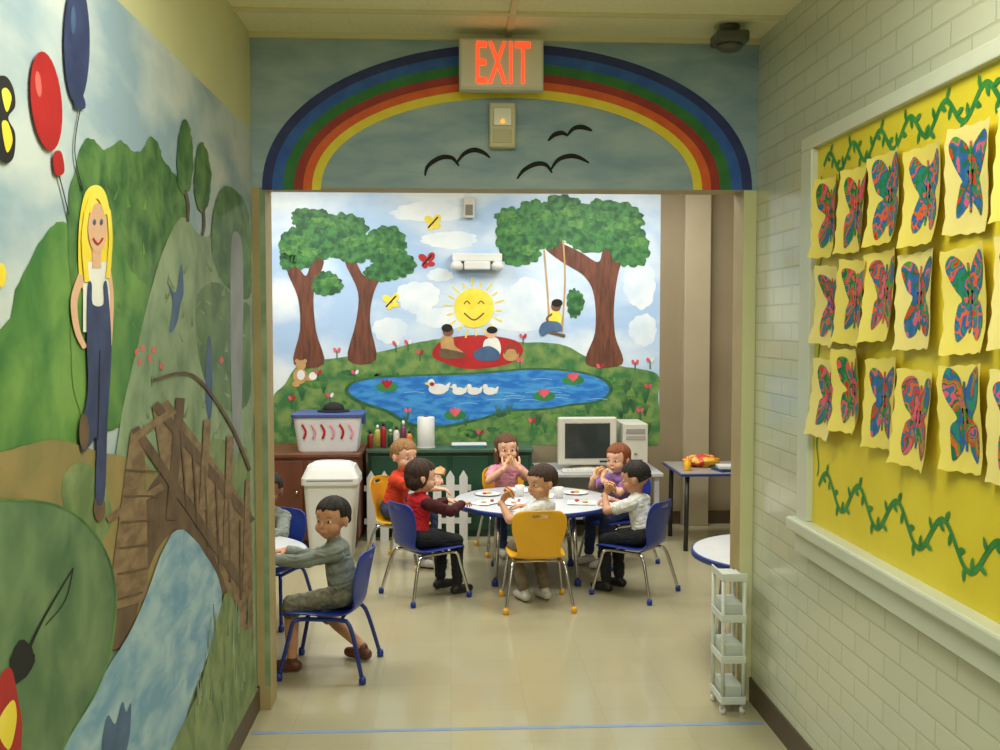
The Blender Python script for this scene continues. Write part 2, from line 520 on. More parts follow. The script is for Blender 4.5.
# balloons
lm.stroke([(54, 168), (60, 190), (66, 215)], 1.2, P_black, 9)
lm.ell(43, 101, 15.5, 50, P_red, 9.9, rot=-0.1)
lm.ell(35, 84, 3, 13, P_redl, 10.8, rot=-0.1)
lm.sm([(50, 154), (58, 152), (61, 172), (52, 174)], P_red, 10.8)
lm.stroke([(78, 106), (72, 150), (80, 190)], 1.0, P_black, 9)
lm.ell(74, 42, 13, 62, P_navy, 9.9)
lm.ell(70, 20, 2.5, 14, P_blueb, 10.8)
lm.sm([(72, 96), (80, 96), (82, 108), (72, 108)], P_navy, 10.8)
# butterfly
lm.sm([(-8, 84), (2, 76), (10, 88), (12, 106), (5, 118), (12, 134), (10, 158), (0, 162), (-8, 140)], P_black, 9)
lm.sm([(-2, 92), (3, 88), (8, 98), (3, 112)], P_yellow, 9.9)
lm.sm([(-2, 124), (4, 122), (9, 140), (3, 152)], P_yellow, 9.9)
lm.ell(-2, 275, 5, 12, P_yellow, 9)
lm.done()

# ---------------- header rainbow mural
hm = Paint('rainbow_mural_painting', lambda a, b: trace(a, b, 1, YA), (0, -1, 0))
oldf = hm.mapf
hm.mapf = lambda a, b: Vector((a, YA, b))
hm.poly([(XL + .001, ZH), (XR - .001, ZH), (XR - .001, ZC - .021), (XL + .001, ZC - .021)], P_skyH, 1)
hm.poly([(XL + .03, 0.1), (OL, 0.1), (OL, ZH), (XL + .03, ZH)], P_mead, 1)
hm.poly([(OR, 0.0), (XR - .001, 0.0), (XR - .001, ZH), (OR, ZH)], M_cream, 1)
hm.mapf = oldf
def arc(ax, by, n=64):
    return [(507 - math.cos(math.pi * k / n) * ax, 190 - math.sin(math.pi * k / n) ** 0.92 * by) for k in range(n + 1)]
edges = [(245, 146), (235, 137), (224, 127), (213, 117), (204, 109), (195, 101), (186, 92)]
hm.hold = True
for i in range(6):
    a, b = arc(*edges[i]), arc(*edges[i + 1])
    for k in range(64):
        hm.poly([a[k], a[k + 1], b[k + 1], b[k]], RB[i], 3)
hm.hold = False
for pts in [[(425, 176), (428, 166), (440, 158), (452, 158), (459, 166)], [(456, 164), (464, 154), (474, 150), (484, 153), (490, 158)],
            [(517, 179), (524, 170), (536, 164), (546, 165), (552, 173)], [(550, 171), (558, 160), (570, 156), (580, 158), (589, 163)],
            [(548, 141), (554, 135), (562, 133), (568, 136)], [(567, 136), (573, 129), (581, 127), (588, 129), (592, 131)]]:
    hm.stroke(pts, 1.4, P_black, 4, mid=4.8)
hm.done()

# ---------------- back classroom mural
PL = trace(271, 300, 1, YB).x
PRt = trace(660, 300, 1, YB).x
ZB0 = 0.66
bp_ = Paint('classroom_mural_painting', lambda a, b: trace(min(max(a, 271), 660), min(b, 446), 1, YB), (0, -1, 0))
_o = bp_.mapf
bp_.mapf = lambda a, b: Vector((a, YB, b))
bp_.poly([(PL, ZB0), (PRt, ZB0), (PRt, 2.74), (PL, 2.74)], P_skyB, 1)
bp_.mapf = _o
for c in [(430, 212, 36, 9), (418, 297, 20, 15), (445, 318, 26, 10), (528, 300, 20, 20), (518, 322, 26, 9), (640, 285, 15, 22), (643, 330, 13, 15), (450, 240, 26, 8), (390, 330, 16, 12), (440, 275, 12, 6)]:
    bp_.blob(*c, P_cloud, 2, 0.12)
bp_.sm([(274, 445), (273, 410), (274, 395), (285, 384), (300, 364), (335, 358), (380, 352), (410, 344), (445, 338), (480, 336), (520, 342), (560, 344), (590, 358), (620, 366), (657, 374), (658, 400), (658, 445), (560, 445), (460, 445), (360, 445)], P_grass, 3, 0.3)
for k in range(110):
    x = random.uniform(284, 648)
    y = random.uniform(372, 436)
    bp_.blob(x, y, random.uniform(3, 9), random.uniform(1.5, 4), random.choice([P_grassd, P_leafl, P_hill]), 4, 0.25, n=20)
bp_.sm([(345, 393), (352, 382), (380, 376), (430, 374), (480, 372), (530, 368), (572, 370), (604, 378), (613, 390), (600, 402), (570, 406), (545, 410), (508, 412), (482, 420), (442, 428), (410, 426), (385, 412), (360, 404)], P_grassd, 5)
bp_.sm([(349, 392), (355, 383), (382, 378), (430, 376), (480, 374), (530, 370), (571, 372), (600, 379), (609, 390), (598, 400), (570, 404), (544, 408), (506, 410), (480, 418), (442, 425), (412, 423), (388, 410), (364, 402)], P_pond, 6)
for k in range(16):
    x, y = random.uniform(400, 590), random.uniform(378, 404)
    bp_.stroke([(x, y), (x + 10, y - 1), (x + 20, y)], 0.8, P_pondl, 7)
# left trees
bp_.sm([(294, 364), (300, 330), (298, 298), (287, 270), (296, 264), (306, 276), (313, 258), (324, 262), (314, 292), (316, 330), (324, 364)], P_trunk, 7, n=4)
bp_.sm([(348, 360), (356, 322), (358, 292), (345, 262), (353, 256), (365, 276), (380, 254), (388, 262), (374, 292), (370, 322), (376, 360)], P_trunk, 7, n=4)
for c in [(300, 246, 18, 20), (318, 228, 20, 16), (345, 232, 20, 18), (325, 246, 18, 12), (327, 284, 14, 11), (352, 250, 18, 12), (384, 246, 22, 18), (396, 264, 17, 14), (380, 272, 14, 9), (306, 218, 14, 9), (288, 258, 8, 11)]:
    bp_.blob(*c, P_leaf, 8, 0.16, lob=12)
for c in [(300, 240), (340, 224), (390, 250), (330, 282), (320, 222), (376, 240), (310, 252), (352, 242), (290, 250)]:
    bp_.blob(c[0], c[1], 8, 4, P_leafl, 9, 0.35, lob=7)
# right tree
bp_.sm([(586, 364), (595, 332), (594, 296), (584, 276), (562, 262), (545, 248), (552, 240), (580, 252), (598, 262), (604, 248), (618, 238), (628, 246), (619, 270), (614, 304), (615, 335), (622, 364)], P_trunk, 7, n=5)
for c in [(512, 232, 16, 22), (520, 253, 18, 12), (538, 222, 22, 20), (545, 240, 18, 8), (565, 215, 24, 18), (598, 222, 26, 20), (592, 240, 24, 11), (630, 246, 18, 20), (618, 218, 24, 14), (575, 303, 8, 13), (568, 230, 18, 10)]:
    bp_.blob(*c, P_leaf, 8, 0.16, lob=12)
for c in [(515, 230), (545, 216), (600, 216), (636, 242), (570, 212), (526, 250), (616, 228), (506, 216), (580, 224), (630, 222)]:
    bp_.blob(c[0], c[1], 9, 4, P_leafl, 9, 0.35, lob=7)
# swing with child
bp_.stroke([(544, 250), (547, 285), (549, 318)], 1.6, P_tan, 10)
bp_.stroke([(563, 240), (565, 280), (562, 332)], 1.6, P_tan, 10)
bp_.stroke([(541, 330), (565, 336)], 3, P_brownd, 10, n=2)
bp_.ell(555, 318, 6.5, 8, P_yellow, 11)
bp_.sm([(544, 322), (558, 322), (562, 330), (550, 332), (542, 336), (539, 330)], P_blueb, 12)
bp_.ell(556, 306, 5, 5.5, P_brk, 12)
bp_.ell(557, 303, 5.5, 4, P_black, 13)
bp_.stroke([(552, 314), (547, 318), (548, 322)], 2, P_brk, 13)
# sun
for k in range(18):
    a = 2 * math.pi * k / 18 + 0.1
    r0, r1 = 22, 31 if k % 2 else 28
    bp_.stroke([(474 + math.cos(a) * r0, 308 + math.sin(a) * r0), (474 + math.cos(a) * r1, 308 + math.sin(a) * r1)], 1.6, P_yellow, 6, n=2)
bp_.ell(474, 308, 20, 20, P_yellow, 7)
bp_.stroke([(464, 304), (467, 301), (470, 304)], 1.2, P_brownd, 8)
bp_.stroke([(478, 304), (481, 301), (484, 304)], 1.2, P_brownd, 8)
bp_.stroke([(464, 313), (474, 320), (484, 313)], 1.5, P_brownd, 8)
# butterflies
for (x, y, m) in [(433, 223, P_yellow), (427, 261, P_red), (391, 302, P_yellow)]:
    bp_.ell(x - 4, y - 3, 5, 3.5, m, 7, rot=0.6)
    bp_.ell(x + 4, y - 4, 3.5, 5, m, 7, rot=0.5)
    bp_.ell(x - 2, y + 4, 3, 3.5, m, 7)
    bp_.ell(x + 4, y + 3, 4, 2.6, m, 7)
    bp_.stroke([(x - 5, y + 5), (x + 5, y - 6)], 1.6, P_black, 8, n=2)
# picnic
bp_.sm([(432, 354), (442, 341), (475, 335), (514, 340), (523, 352), (508, 364), (470, 369), (442, 362)], P_red, 6)
bp_.ell(448, 331, 5.5, 5.5, P_brk, 8); bp_.ell(447, 328, 5.5, 4, P_black, 9)
bp_.sm([(441, 338), (452, 336), (455, 346), (463, 352), (458, 356), (444, 354)], P_tan, 7)
bp_.sm([(440, 349), (452, 350), (466, 354), (460, 358), (442, 358)], P_brownd, 8)
bp_.ell(491, 333, 5.5, 5.5, P_skin, 8); bp_.ell(492, 330, 5.5, 3.6, P_black, 9)
bp_.sm([(485, 340), (497, 338), (501, 350), (496, 358), (484, 352)], P_white, 7)
bp_.sm([(474, 352), (488, 346), (499, 352), (497, 360), (478, 360)], P_blueb, 8)
bp_.ell(511, 355, 8, 6, P_tan, 8); bp_.stroke([(504, 354), (511, 344), (518, 354)], 1.4, P_brownd, 9)
# ducks
for i, (x, y, s) in enumerate([(438, 389, 1.35), (459, 391, 0.95), (474, 391, 0.95), (490, 391, 0.95)]):
    bp_.ell(x, y, 7 * s, 4 * s, P_white, 8)
    bp_.ell(x - 5 * s, y - 4.5 * s, 2.6 * s, 3 * s, P_white, 9)
    bp_.sm([(x + 4 * s, y - 1), (x + 9 * s, y - 5 * s), (x + 7 * s, y + 2)], P_white, 9)
    bp_.ell(x - 8 * s, y - 4 * s, 1.6 * s, 0.9 * s, P_yellow, 10, 10)
bp_.ell(432, 384, 2.5, 2, P_red, 11)
# lily pads
for (x, y, m) in [(544, 396, P_pink), (387, 387, P_red), (573, 380, P_pink), (455, 415, P_pink)]:
    bp_.ell(x, y, 11, 5, P_green, 8)
    for a in (-0.7, 0, 0.7):
        bp_.ell(x + 3 * a, y - 3, 2.2, 4.5, m, 9, rot=a)
# teddy bear
for c in [(300, 376, 7, 8), (301, 365, 5, 5), (297, 361, 2, 2), (305, 361, 2, 2), (310, 378, 5, 3), (296, 384, 4, 3)]:
    bp_.ell(*c, P_tan, 8)
bp_.ell(301, 375, 4, 5, P_white, 9)
bp_.ell(313, 376, 4, 4, P_white, 9)
# flowers and grass tufts
for (x, y) in [(337, 350), (396, 343), (408, 342), (355, 372), (318, 372), (420, 352), (635, 362), (648, 386), (523, 336), (520, 360), (600, 366), (292, 398), (560, 425), (640, 410), (625, 425), (480, 432), (430, 435), (330, 395), (408, 410), (532, 420), (650, 360)]:
    bp_.stroke([(x, y + 9), (x, y)], 1.2, P_grassd, 8, n=2)
    bp_.ell(x - 2, y, 1.6, 2.6, P_pink, 9, 10, rot=-0.4)
    bp_.ell(x + 2, y, 1.6, 2.6, random.choice([P_pink, P_white, P_red]), 10, 10, rot=0.4)
for k in range(46):
    x = random.choice([random.uniform(285, 345), random.uniform(620, 650), random.uniform(300, 650)])
    y = random.uniform(412, 440) if 340 < x < 618 else random.uniform(385, 440)
    for d in (-4, -2, 0, 2, 4):
        bp_.stroke([(x, y), (x + d, y - 12)], 1.4, P_grassd, 7, w1=0.3, n=2)
bp_.done()

# ------------------------------------------------------------------ EXIT sign
M_signw = mat('exit_sign_housing', (206, 204, 188), rough=0.4)
M_exit = mat('exit_letters_red', (255, 70, 34), emit=1.5)
ex = empty('exit_sign', (trace(501, 66, 1, 3.93).x, 3.93, trace(501, 66, 1, 3.93).z))
box('housing', (-0.163, -0.03, -0.098), (0.163, 0.03, 0.098), M_signw, ex, bevel=0.006)
box('face_border', (-0.155, -0.034, -0.090), (0.155, -0.029, 0.090), mat('sign_face', (218, 210, 190), rough=0.4), ex, bevel=0.002)
box('wall_bracket', (-0.04, 0.03, -0.05), (0.04, YA - 3.93 - 0.004, 0.05), M_signw, ex)
fc = bpy.data.curves.new('letters', 'FONT')
fc.body = 'EXIT'
fc.align_x = 'CENTER'
fc.align_y = 'CENTER'
fc.size = 0.212
fc.extrude = 0.002
fc.offset = 0.0012
fc.space_character = 1.10
fc.materials.append(M_exit)
to = bpy.data.objects.new('letters', fc)
to.rotation_euler = (math.pi / 2, 0, 0)
to.location = (0.004, -0.036, -0.005)
to.scale = (0.46, 1.08, 1.0)
to.parent = ex
COL.objects.link(to)

M_alarm = mat('alarm_beige', (200, 194, 158), rough=0.4)
p = trace(502, 127, 1, YA)
al = empty('alarm_box', (p.x, YA, p.z))
box('body', (-0.052, -0.045, -0.088), (0.052, -0.004, 0.088), M_alarm, al, bevel=0.006)
box('lens', (-0.036, -0.052, -0.004), (0.036, -0.044, 0.066), mat('alarm_lens', (216, 214, 190), rough=0.2), al, bevel=0.003)
box('grille', (-0.036, -0.049, -0.07), (0.036, -0.044, -0.018), mat('alarm_grille', (186, 178, 140), rough=0.4), al, bevel=0.002)
ball('indicator', (0, -0.053, 0.012), 0.008, mat('alarm_led', (255, 140, 40), emit=2.0), al)

cdv = empty('ceiling_camera', (1.07, 3.83, ZC))
M_cd = mat('charcoal_plastic', (84, 86, 76), rough=0.4)
lathe('mount', [(0.035, -0.001), (0.04, -0.01), (0.03, -0.02), (0.022, -0.045)], M_cd, cdv)
box('body', (-0.062, -0.06, -0.075), (0.062, 0.06, -0.03), M_cd, cdv, bevel=0.010)
lathe('dome', [(0.05, -0.075), (0.048, -0.086), (0.036, -0.096), (0.012, -0.10)], M_cd, cdv)

# ------------------------------------------------------------------ bulletin board
Y0B, Y1B, Z0B, Z1B = 0.9, 3.33, 0.885, 2.15
M_yel = mat('yellow_board_paper', (230, 212, 58), (220, 200, 46), 3, 0.5)
bb = empty('bulletin_board', (0, 0, 0))
box('panel', (XR - 0.008, Y0B, Z0B), (XR - 0.0005, Y1B, Z1B), M_yel, bb)
box('frame_top', (XR - 0.03, Y0B - 0.1, Z1B), (XR - 0.0005, Y1B + 0.10, Z1B + 0.045), M_trimw, bb, bevel=0.004)
box('frame_far', (XR - 0.03, Y1B, Z0B), (XR - 0.0005, Y1B + 0.10, Z1B), M_trimw, bb, bevel=0.004)
box('frame_near', (XR - 0.03, Y0B - 0.1, Z0B), (XR - 0.0005, Y0B, Z1B), M_trimw, bb, bevel=0.004)
box('sill', (XR - 0.060, Y0B - 0.14, Z0B - 0.045), (XR - 0.0005, Y1B + 0.12, Z0B), M_trimw, bb, bevel=0.008)
box('sill_apron', (XR - 0.035, Y0B - 0.1, Z0B - 0.12), (XR - 0.0005, Y1B + 0.10, Z0B - 0.045), M_trimw, bb, bevel=0.006)
vb = Paint('vine_border', lambda a, b: Vector((XR - 0.0085, a, b)), (-1, 0, 0))
V_g = mat('vine_green', (40, 124, 60), (64, 144, 66), 20, 0.5)
def vine(pfun, n, leaf=0.032, w=.013):
    pts = [pfun(i / n) for i in range(n + 1)]
    vb.stroke(pts, w, V_g, 2, n=2)
    for i in range(2, n, 2):
        x, y = pts[i]
        tx, ty = pts[i + 1][0] - pts[i - 1][0], pts[i + 1][1] - pts[i - 1][1]
        a = math.atan2(ty, tx) + (1.1 if (i // 2) % 2 else -1.1)
        cx, cy = x + math.cos(a) * leaf, y + math.sin(a) * leaf
        sx, sy = -math.sin(a) * leaf * 0.42, math.cos(a) * leaf * 0.42
        vb.sm([(x, y), (cx - sx, cy - sy), (cx + math.cos(a) * leaf * .9, cy + math.sin(a) * leaf * .9), (cx + sx, cy + sy)], V_g, 3.2, n=4)
vine(lambda t: (Y1B - 0.06 - t * 2.3, 2.080 + 0.034 * math.sin(t * 2.3 * 2 * math.pi / 0.19)), 170, 0.019, .015)
vine(lambda t: (Y1B - 0.06 - t * 2.3, 1.02 + 0.050 * math.sin(t * 2.3 * 2 * math.pi / 0.26)), 140, 0.020, .016)
vb.stroke([(Y1B - 0.045 + 0.010 * math.sin(k * 1.1), 2.05 - k * 0.025) for k in range(41)], 0.008, V_g, 2, n=3)
vo = vb.done()
vo.parent = bb

def butterfly_mat(i):
    m = bpy.data.materials.new('fingerpaint_%d' % i)
    m.use_nodes = True
    nt = m.node_tree
    b = nt.nodes['Principled BSDF']
    b.inputs['Roughness'].default_value = 0.6
    tc = nt.nodes.new('ShaderNodeTexCoord')
    n = nt.nodes.new('ShaderNodeTexNoise')
    n.inputs['Scale'].default_value = 15
    n.inputs['Detail'].default_value = 2.5
    n.inputs['Distortion'].default_value = 0.3
    mp = nt.nodes.new('ShaderNodeMapping')
    mp.inputs['Location'].default_value = (i * 3.3, i * 1.7, 0)
    nt.links.new(tc.outputs['Object'], mp.inputs[0])
    nt.links.new(mp.outputs[0], n.inputs['Vector'])
    r = nt.nodes.new('ShaderNodeValToRGB')
    r.color_ramp.interpolation = 'CONSTANT'
    cols = [(28, 122, 66), (40, 92, 170), (228, 96, 36), (30, 132, 116), (212, 50, 46), (66, 150, 60), (218, 92, 120), (24, 104, 72), (44, 110, 150)]
    random.Random(i * 5 + 2).shuffle(cols)
    ps = [0.0, .36, .42, .46, .50, .54, .58, .62, .67]
    while len(r.color_ramp.elements) < 9:
        r.color_ramp.elements.new(0.5)
    for e, pp, c in zip(r.color_ramp.elements, ps, cols):
        e.position = pp
        e.color = L(c)
    nt.links.new(n.outputs[0], r.inputs[0])
    nt.links.new(r.outputs[0], b.inputs['Base Color'])
    return m
BM_ = [butterfly_mat(i) for i in range(10)]
M_pap = mat('pale_yellow_paper', (236, 220, 112), (228, 210, 98), 5, 0.7)
M_pap2 = mat('cream_paper', (236, 222, 140), (228, 212, 128), 5, 0.7)
def artwork(y, z, w, h, i):
    e = empty('butterfly_artwork', (XR - 0.010, y, z))
    e.rotation_euler = (random.uniform(-0.10, 0.10), 0, 0)
    ph = random.uniform(0, 6)
    curl = random.uniform(0.012, 0.030)
    rr = random.Random(i)
    def surf(a, b, off=0.0):
        d = curl * abs(a) ** 2.2 + 0.005 * math.sin(2 * b + ph) + curl * 0.6 * max(0, -b) ** 3 + 0.006
        return (-d - off, a * w / 2, b * h / 2)
    V, F = [], []
    n = 12
    for j in range(n + 1):
        for k in range(n + 1):
            V.append(surf(-1 + 2 * k / n + 0.03 * math.sin(j * 2 + ph), -1 + 2 * j / n + 0.02 * math.sin(k * 1.7 + ph)))
    for j in range(n):
        for k in range(n):
            a = j * (n + 1) + k
            F.append((a, a + 1, a + n + 2, a + n + 1))
    mobj('paper', V, F, random.choice([M_pap, M_pap, M_pap2]), e, smooth=True)
    f1, f2 = rr.uniform(.8, .98), rr.uniform(.7, .95)
    half = [(0.04, 0.55), (0.30, 0.84 * f1), (0.66, 0.96 * f1), (0.84, 0.66), (0.72 * f1, 0.26), (0.40, 0.04), (0.66 * f2, -0.14), (0.78 * f2, -0.5), (0.52, -0.90 * f2), (0.24, -0.74 * f2), (0.05, -0.45)]
    half = [(a + rr.uniform(-.05, .05), b + rr.uniform(-.06, .06)) for a, b in half]
    out = half + [(-x + rr.uniform(-.04, .04), yv) for x, yv in half[::-1]]
    sm_ = cr([(x, yv, 0) for x, yv in out], True, 4)
    V = [surf(0, 0.05, 0.0016)]
    F = []
    rings = 6
    for q in range(1, rings + 1):
        for v in sm_:
            V.append(surf(v.x * q / rings, 0.05 * (1 - q / rings) + v.y * q / rings, 0.0016))
    N = len(sm_)
    for k in range(N):
        F.append((0, 1 + k, 1 + (k + 1) % N))
    for q in range(rings - 1):
        for k in range(N):
            a, b = 1 + q * N + k, 1 + q * N + (k + 1) % N
            F.append((a, b, b + N, a + N))
    mobj('painted_wings', V, F, BM_[rr.randrange(10)], e, smooth=True)
    V = [surf(sx * 0.05, -0.6 + 1.3 * t / 8, 0.0026) for t in range(9) for sx in (-1, 1)]
    F = [(2 * t, 2 * t + 1, 2 * t + 3, 2 * t + 2) for t in range(8)]
    mobj('painted_body', V, F, BM_[rr.randrange(10)], e)
cols_y = [3.17, 2.97, 2.76, 2.54, 2.31, 2.08, 1.85, 1.62]
k = 0
for r_, zc in enumerate([1.90, 1.62, 1.335]):
    for c_, yy in enumerate(cols_y):
        artwork(yy + random.uniform(-0.012, 0.012), zc + random.uniform(-0.025, 0.025), 0.198, 0.255, k)
        k += 1

# ------------------------------------------------------------------ furniture
M_blue = mat('blue_chair_plastic', (34, 60, 158), (30, 54, 148), 6, 0.35)
M_yelc = mat('yellow_chair_plastic', (244, 186, 36), (238, 176, 30), 6, 0.35)
M_ttop = mat('white_laminate', (212, 216, 220), (206, 210, 216), 5, 0.25)
M_bedge = mat('blue_table_edge', (32, 54, 134), rough=0.35)

def chair(x, y, heading, m, name, leg=M_chrome):
    rz = heading - math.pi / 2
    e = empty(name, (x, y, 0), rz)
    prof = [(.172, .262), (.155, .279), (.06, .281), (-.06, .277), (-.12, .283), (-.158, .312), (-.174, .37), (-.186, .44), (-.20, .51), (-.208, .545), (-.213, .562)]
    hw = [.125, .152, .162, .158, .145, .120, .126, .148, .150, .135, .105]
    pp = cr([(a, b, w) for (a, b), w in zip(prof, hw)], False, 4)
    nt_ = 14
    V, F = [], []
    for i, p in enumerate(pp):
        s = i / (len(pp) - 1)
        back = min(1, max(0, (s - 0.42) / 0.2))
        for k in range(nt_ + 1):
            t = -1 + 2 * k / nt_
            V.append((t * p.z, p.x + back * 0.032 * t * t, p.y + (1 - back) * 0.012 * t * t - back * 0.006 * t * t))
    for i in range(len(pp) - 1):
        for k in range(nt_):
            if 33 <= i <= 34 and 5 <= k <= 8:
                continue
            a = i * (nt_ + 1) + k
            F.append((a, a + 1, a + nt_ + 2, a + nt_ + 1))
    sh = mobj('seat_shell', V, F, m, e, smooth=True)
    so = sh.modifiers.new('solid', 'SOLIDIFY')
    so.thickness = 0.009
    so.offset = 0
    sb = sh.modifiers.new('sub', 'SUBSURF')
    sb.levels = 1
    sb.render_levels = 1
    for sx in (-1, 1):
        tube('leg_frame_%s' % ('r' if sx > 0 else 'l'), [(sx * .175, .175, .012), (sx * .150, .132, .20), (sx * .143, .118, .250), (sx * .13, .09, .262), (sx * .128, 0, .263), (sx * .13, -.10, .262), (sx * .143, -.13, .25), (sx * .155, -.155, .19), (sx * .185, -.200, .012)], 0.0095, leg, e, smooth_n=4)
        for (fx, fy) in ((.175, .175), (.185, -.200)):
            lathe('glide', [(0.008, 0.0), (0.015, 0.003), (0.016, 0.02), (0.012, 0.034)], m, e, 14, c=(sx * fx, fy, 0))
    for yy in (.07, -.09):
        tube('crossbar', [(-.13, yy, .262), (.13, yy, .262)], 0.007, leg, e)
    return e

def round_table(name, x, y, r, z, legs=4, a0=0.4):
    e = empty(name, (x, y, 0))
    lathe('top', [(r - 0.006, z - 0.026), (r - 0.002, z - 0.024), (r - 0.002, z - 0.002), (r - 0.008, z)], M_ttop, e, 72)
    lathe('edge_band', [(r - 0.004, z - 0.030), (r + 0.003, z - 0.028), (r + 0.003, z - 0.004), (r - 0.004, z - 0.001)], M_bedge, e, 72)
    for k in range(legs):
        a = a0 + 2 * math.pi * k / legs
        tube('leg_%d' % (k + 1), [(math.cos(a) * r * .62, math.sin(a) * r * .62, z - .03), (math.cos(a) * r * .70, math.sin(a) * r * .70, .01)], 0.014, M_chrome, e)
        lathe('foot', [(0.010, 0), (0.02, 0.003), (0.02, 0.03), (0.014, 0.04)], M_bedge, e, 14, c=(math.cos(a) * r * .70, math.sin(a) * r * .70, 0))
    return e

TX, TY, TR, TZ = 0.52, 6.13, 0.50, 0.48
round_table('activity_table', TX, TY, TR, TZ, a0=0.75)
round_table('activity_table', -1.15, 4.74, 0.47, TZ, a0=1.2)
round_table('activity_table', 1.57, 4.66, 0.41, TZ, a0=3.0)

def head_to(x, y, tx, ty):
    return math.atan2(ty - y, tx - x)

# ------------------------------------------------------------------ children
_bm = bmesh.new()
bmesh.ops.create_icosphere(_bm, subdivisions=3, radius=1.0)
ICV = np.array([v.co[:] for v in _bm.verts])
ICF = [tuple(v.index for v in f.verts) for f in _bm.faces]
_bm.free()

class Prims:
    def __init__(s):
        s.V, s.F, s.P = [], [], []
    def _add(s, V, F):
        o = len(s.V)
        s.V.extend([tuple(v) for v in V])
        s.F.extend([tuple(i + o for i in f) for f in F])
    def ell(s, c, r, lab, R=None):
        R = R if R is not None else Matrix.Identity(3)
        A = np.array(R) * 1.0
        V = (ICV * np.array(r)) @ A.T + np.array(c)
        s._add(V, ICF)
        s.P.append(('e', np.array(c), np.array(r), A, lab))
    def cap(s, p0, r0, p1, r1, lab):
        p0, p1 = Vector(p0), Vector(p1)
        for p, r in ((p0, r0), (p1, r1)):
            s._add(ICV * r + np.array(p), ICF)
        t = (p1 - p0)
        if t.length > 1e-5:
            t.normalize()
            a = Vector((0, 0, 1)) if abs(t.z) < .9 else Vector((1, 0, 0))
            u = t.cross(a).normalized()
            w = t.cross(u)
            V, F = [], []
            n = 20
            for p, r in ((p0, r0), (p1, r1)):
                for k in range(n):
                    an = 2 * math.pi * k / n
                    V.append(p + (u * math.cos(an) + w * math.sin(an)) * r)
            for k in range(n):
                F.append((k, (k + 1) % n, n + (k + 1) % n, n + k))
            F.append(tuple(range(n))[::-1])
            F.append(tuple(range(n, 2 * n)))
            s._add(V, F)
        s.P.append(('c', np.array(p0), r0, np.array(p1), r1, lab))
    def labels(s, X):
        best = np.full(len(X), 1e9)
        lab = np.zeros(len(X), int)
        for q in s.P:
            if q[0] == 'e':
                Y = (X - q[1]) @ q[3]
                d = (np.linalg.norm(Y / q[2], axis=1) - 1) * q[2].min()
            else:
                ab = q[3] - q[1]
                t = np.clip(((X - q[1]) @ ab) / max(ab @ ab, 1e-9), 0, 1)
                d = np.linalg.norm(X - (q[1] + t[:, None] * ab), axis=1) - (q[2] + (q[4] - q[2]) * t)
            m = d < best
            best[m] = d[m]
            lab[m] = q[-1]
        return lab

def remesh(pr, voxel, it=3):
    me = bpy.data.meshes.new('tmp')
    me.from_pydata(pr.V, [], pr.F)
    bm = bmesh.new()
    bm.from_mesh(me)
    bmesh.ops.recalc_face_normals(bm, faces=bm.faces)
    bm.to_mesh(me)
    bm.free()
    ob = bpy.data.objects.new('tmp', me)
    COL.objects.link(ob)
    m = ob.modifiers.new('r', 'REMESH')
    m.mode = 'VOXEL'
    m.voxel_size = voxel
    if it:
        s = ob.modifiers.new('s', 'SMOOTH')
        s.factor = 0.5
        s.iterations = it
    dg = bpy.context.evaluated_depsgraph_get()
    dg.update()
    out = bpy.data.meshes.new_from_object(ob.evaluated_get(dg))
    bpy.data.objects.remove(ob)
    bpy.data.meshes.remove(me)
    return out

def verts_np(me):
    a = np.empty(len(me.vertices) * 3)
    me.vertices.foreach_get('co', a)
    return a.reshape(-1, 3)

def finish_mesh(name, me, mats, parent, lab=None):
    me.materials.clear()
    for m in mats:
        me.materials.append(m)
    n = len(me.polygons)
    me.polygons.foreach_set('material_index', lab if lab is not None else [0] * n)
    me.polygons.foreach_set('use_smooth', [True] * n)
    me.update()
    ob = bpy.data.objects.new(name, me)
    COL.objects.link(ob)
    ob.parent = parent
    return ob

def ik(S, T, a, b, pole):
    S, T, pole = Vector(S), Vector(T), Vector(pole)
    d = T - S
    D = d.length
    mx = (a + b) * 0.985
    if D > mx:
        T = S + d.normalized() * mx
        d = T - S
        D = mx
    n = d.normalized()
    x = (a * a - b * b + D * D) / (2 * D)
    h = math.sqrt(max(a * a - x * x, 1e-6))
    pl = (pole - n * pole.dot(n)).normalized()
    return S + n * x + pl * h, T

def hand(name, W, d, n, side, skin, parent, curl=0.5, sc=1.0):
    d = Vector(d).normalized()
    n = (Vector(n) - d * Vector(n).dot(d)).normalized()
    s = Vector(side)
    s = (s - d * s.dot(d) - n * s.dot(n)).normalized()
    pr = Prims()
    R = Matrix((s, d, n)).transposed()
    pr.ell(W + d * .030 * sc, (.025 * sc, .032 * sc, .011 * sc), 0, R)
    pr.cap(W - d * .012, .0165 * sc, W + d * .015 * sc, .015 * sc, 0)
    for off, ln, sp in ((.0195, .036, .10), (.0066, .041, .03), (-.0066, .038, -.04), (-.0190, .030, -.12)):
        p = W + d * .050 * sc + s * off * sc
        ang = 0.12
        segs = (.45, .32, .26)
        r = .0062
        for q in segs:
            ang += curl * 0.75
            dd = (d * math.cos(ang) + n * math.sin(ang) + s * sp).normalized()
            p2 = p + dd * ln * q * sc * 1.25
            pr.cap(p, r * sc, p2, (r - .0006) * sc, 0)
            p = p2
            r -= .0006
    p = W + d * .016 * sc + s * .020 * sc
    for j, (ln, f) in enumerate(((.024, .95), (.02, .6), (.014, .35))):
        dd = (s * f + d * .8 + n * (.15 + curl * .35 * (j + 1) * .6)).normalized()
        p2 = p + dd * ln * sc
        pr.cap(p, (.0085 - j * .001) * sc, p2, (.0078 - j * .001) * sc, 0)
        p = p2
    me = remesh(pr, 0.0024, 1)
    return finish_mesh(name, me, [skin], parent)

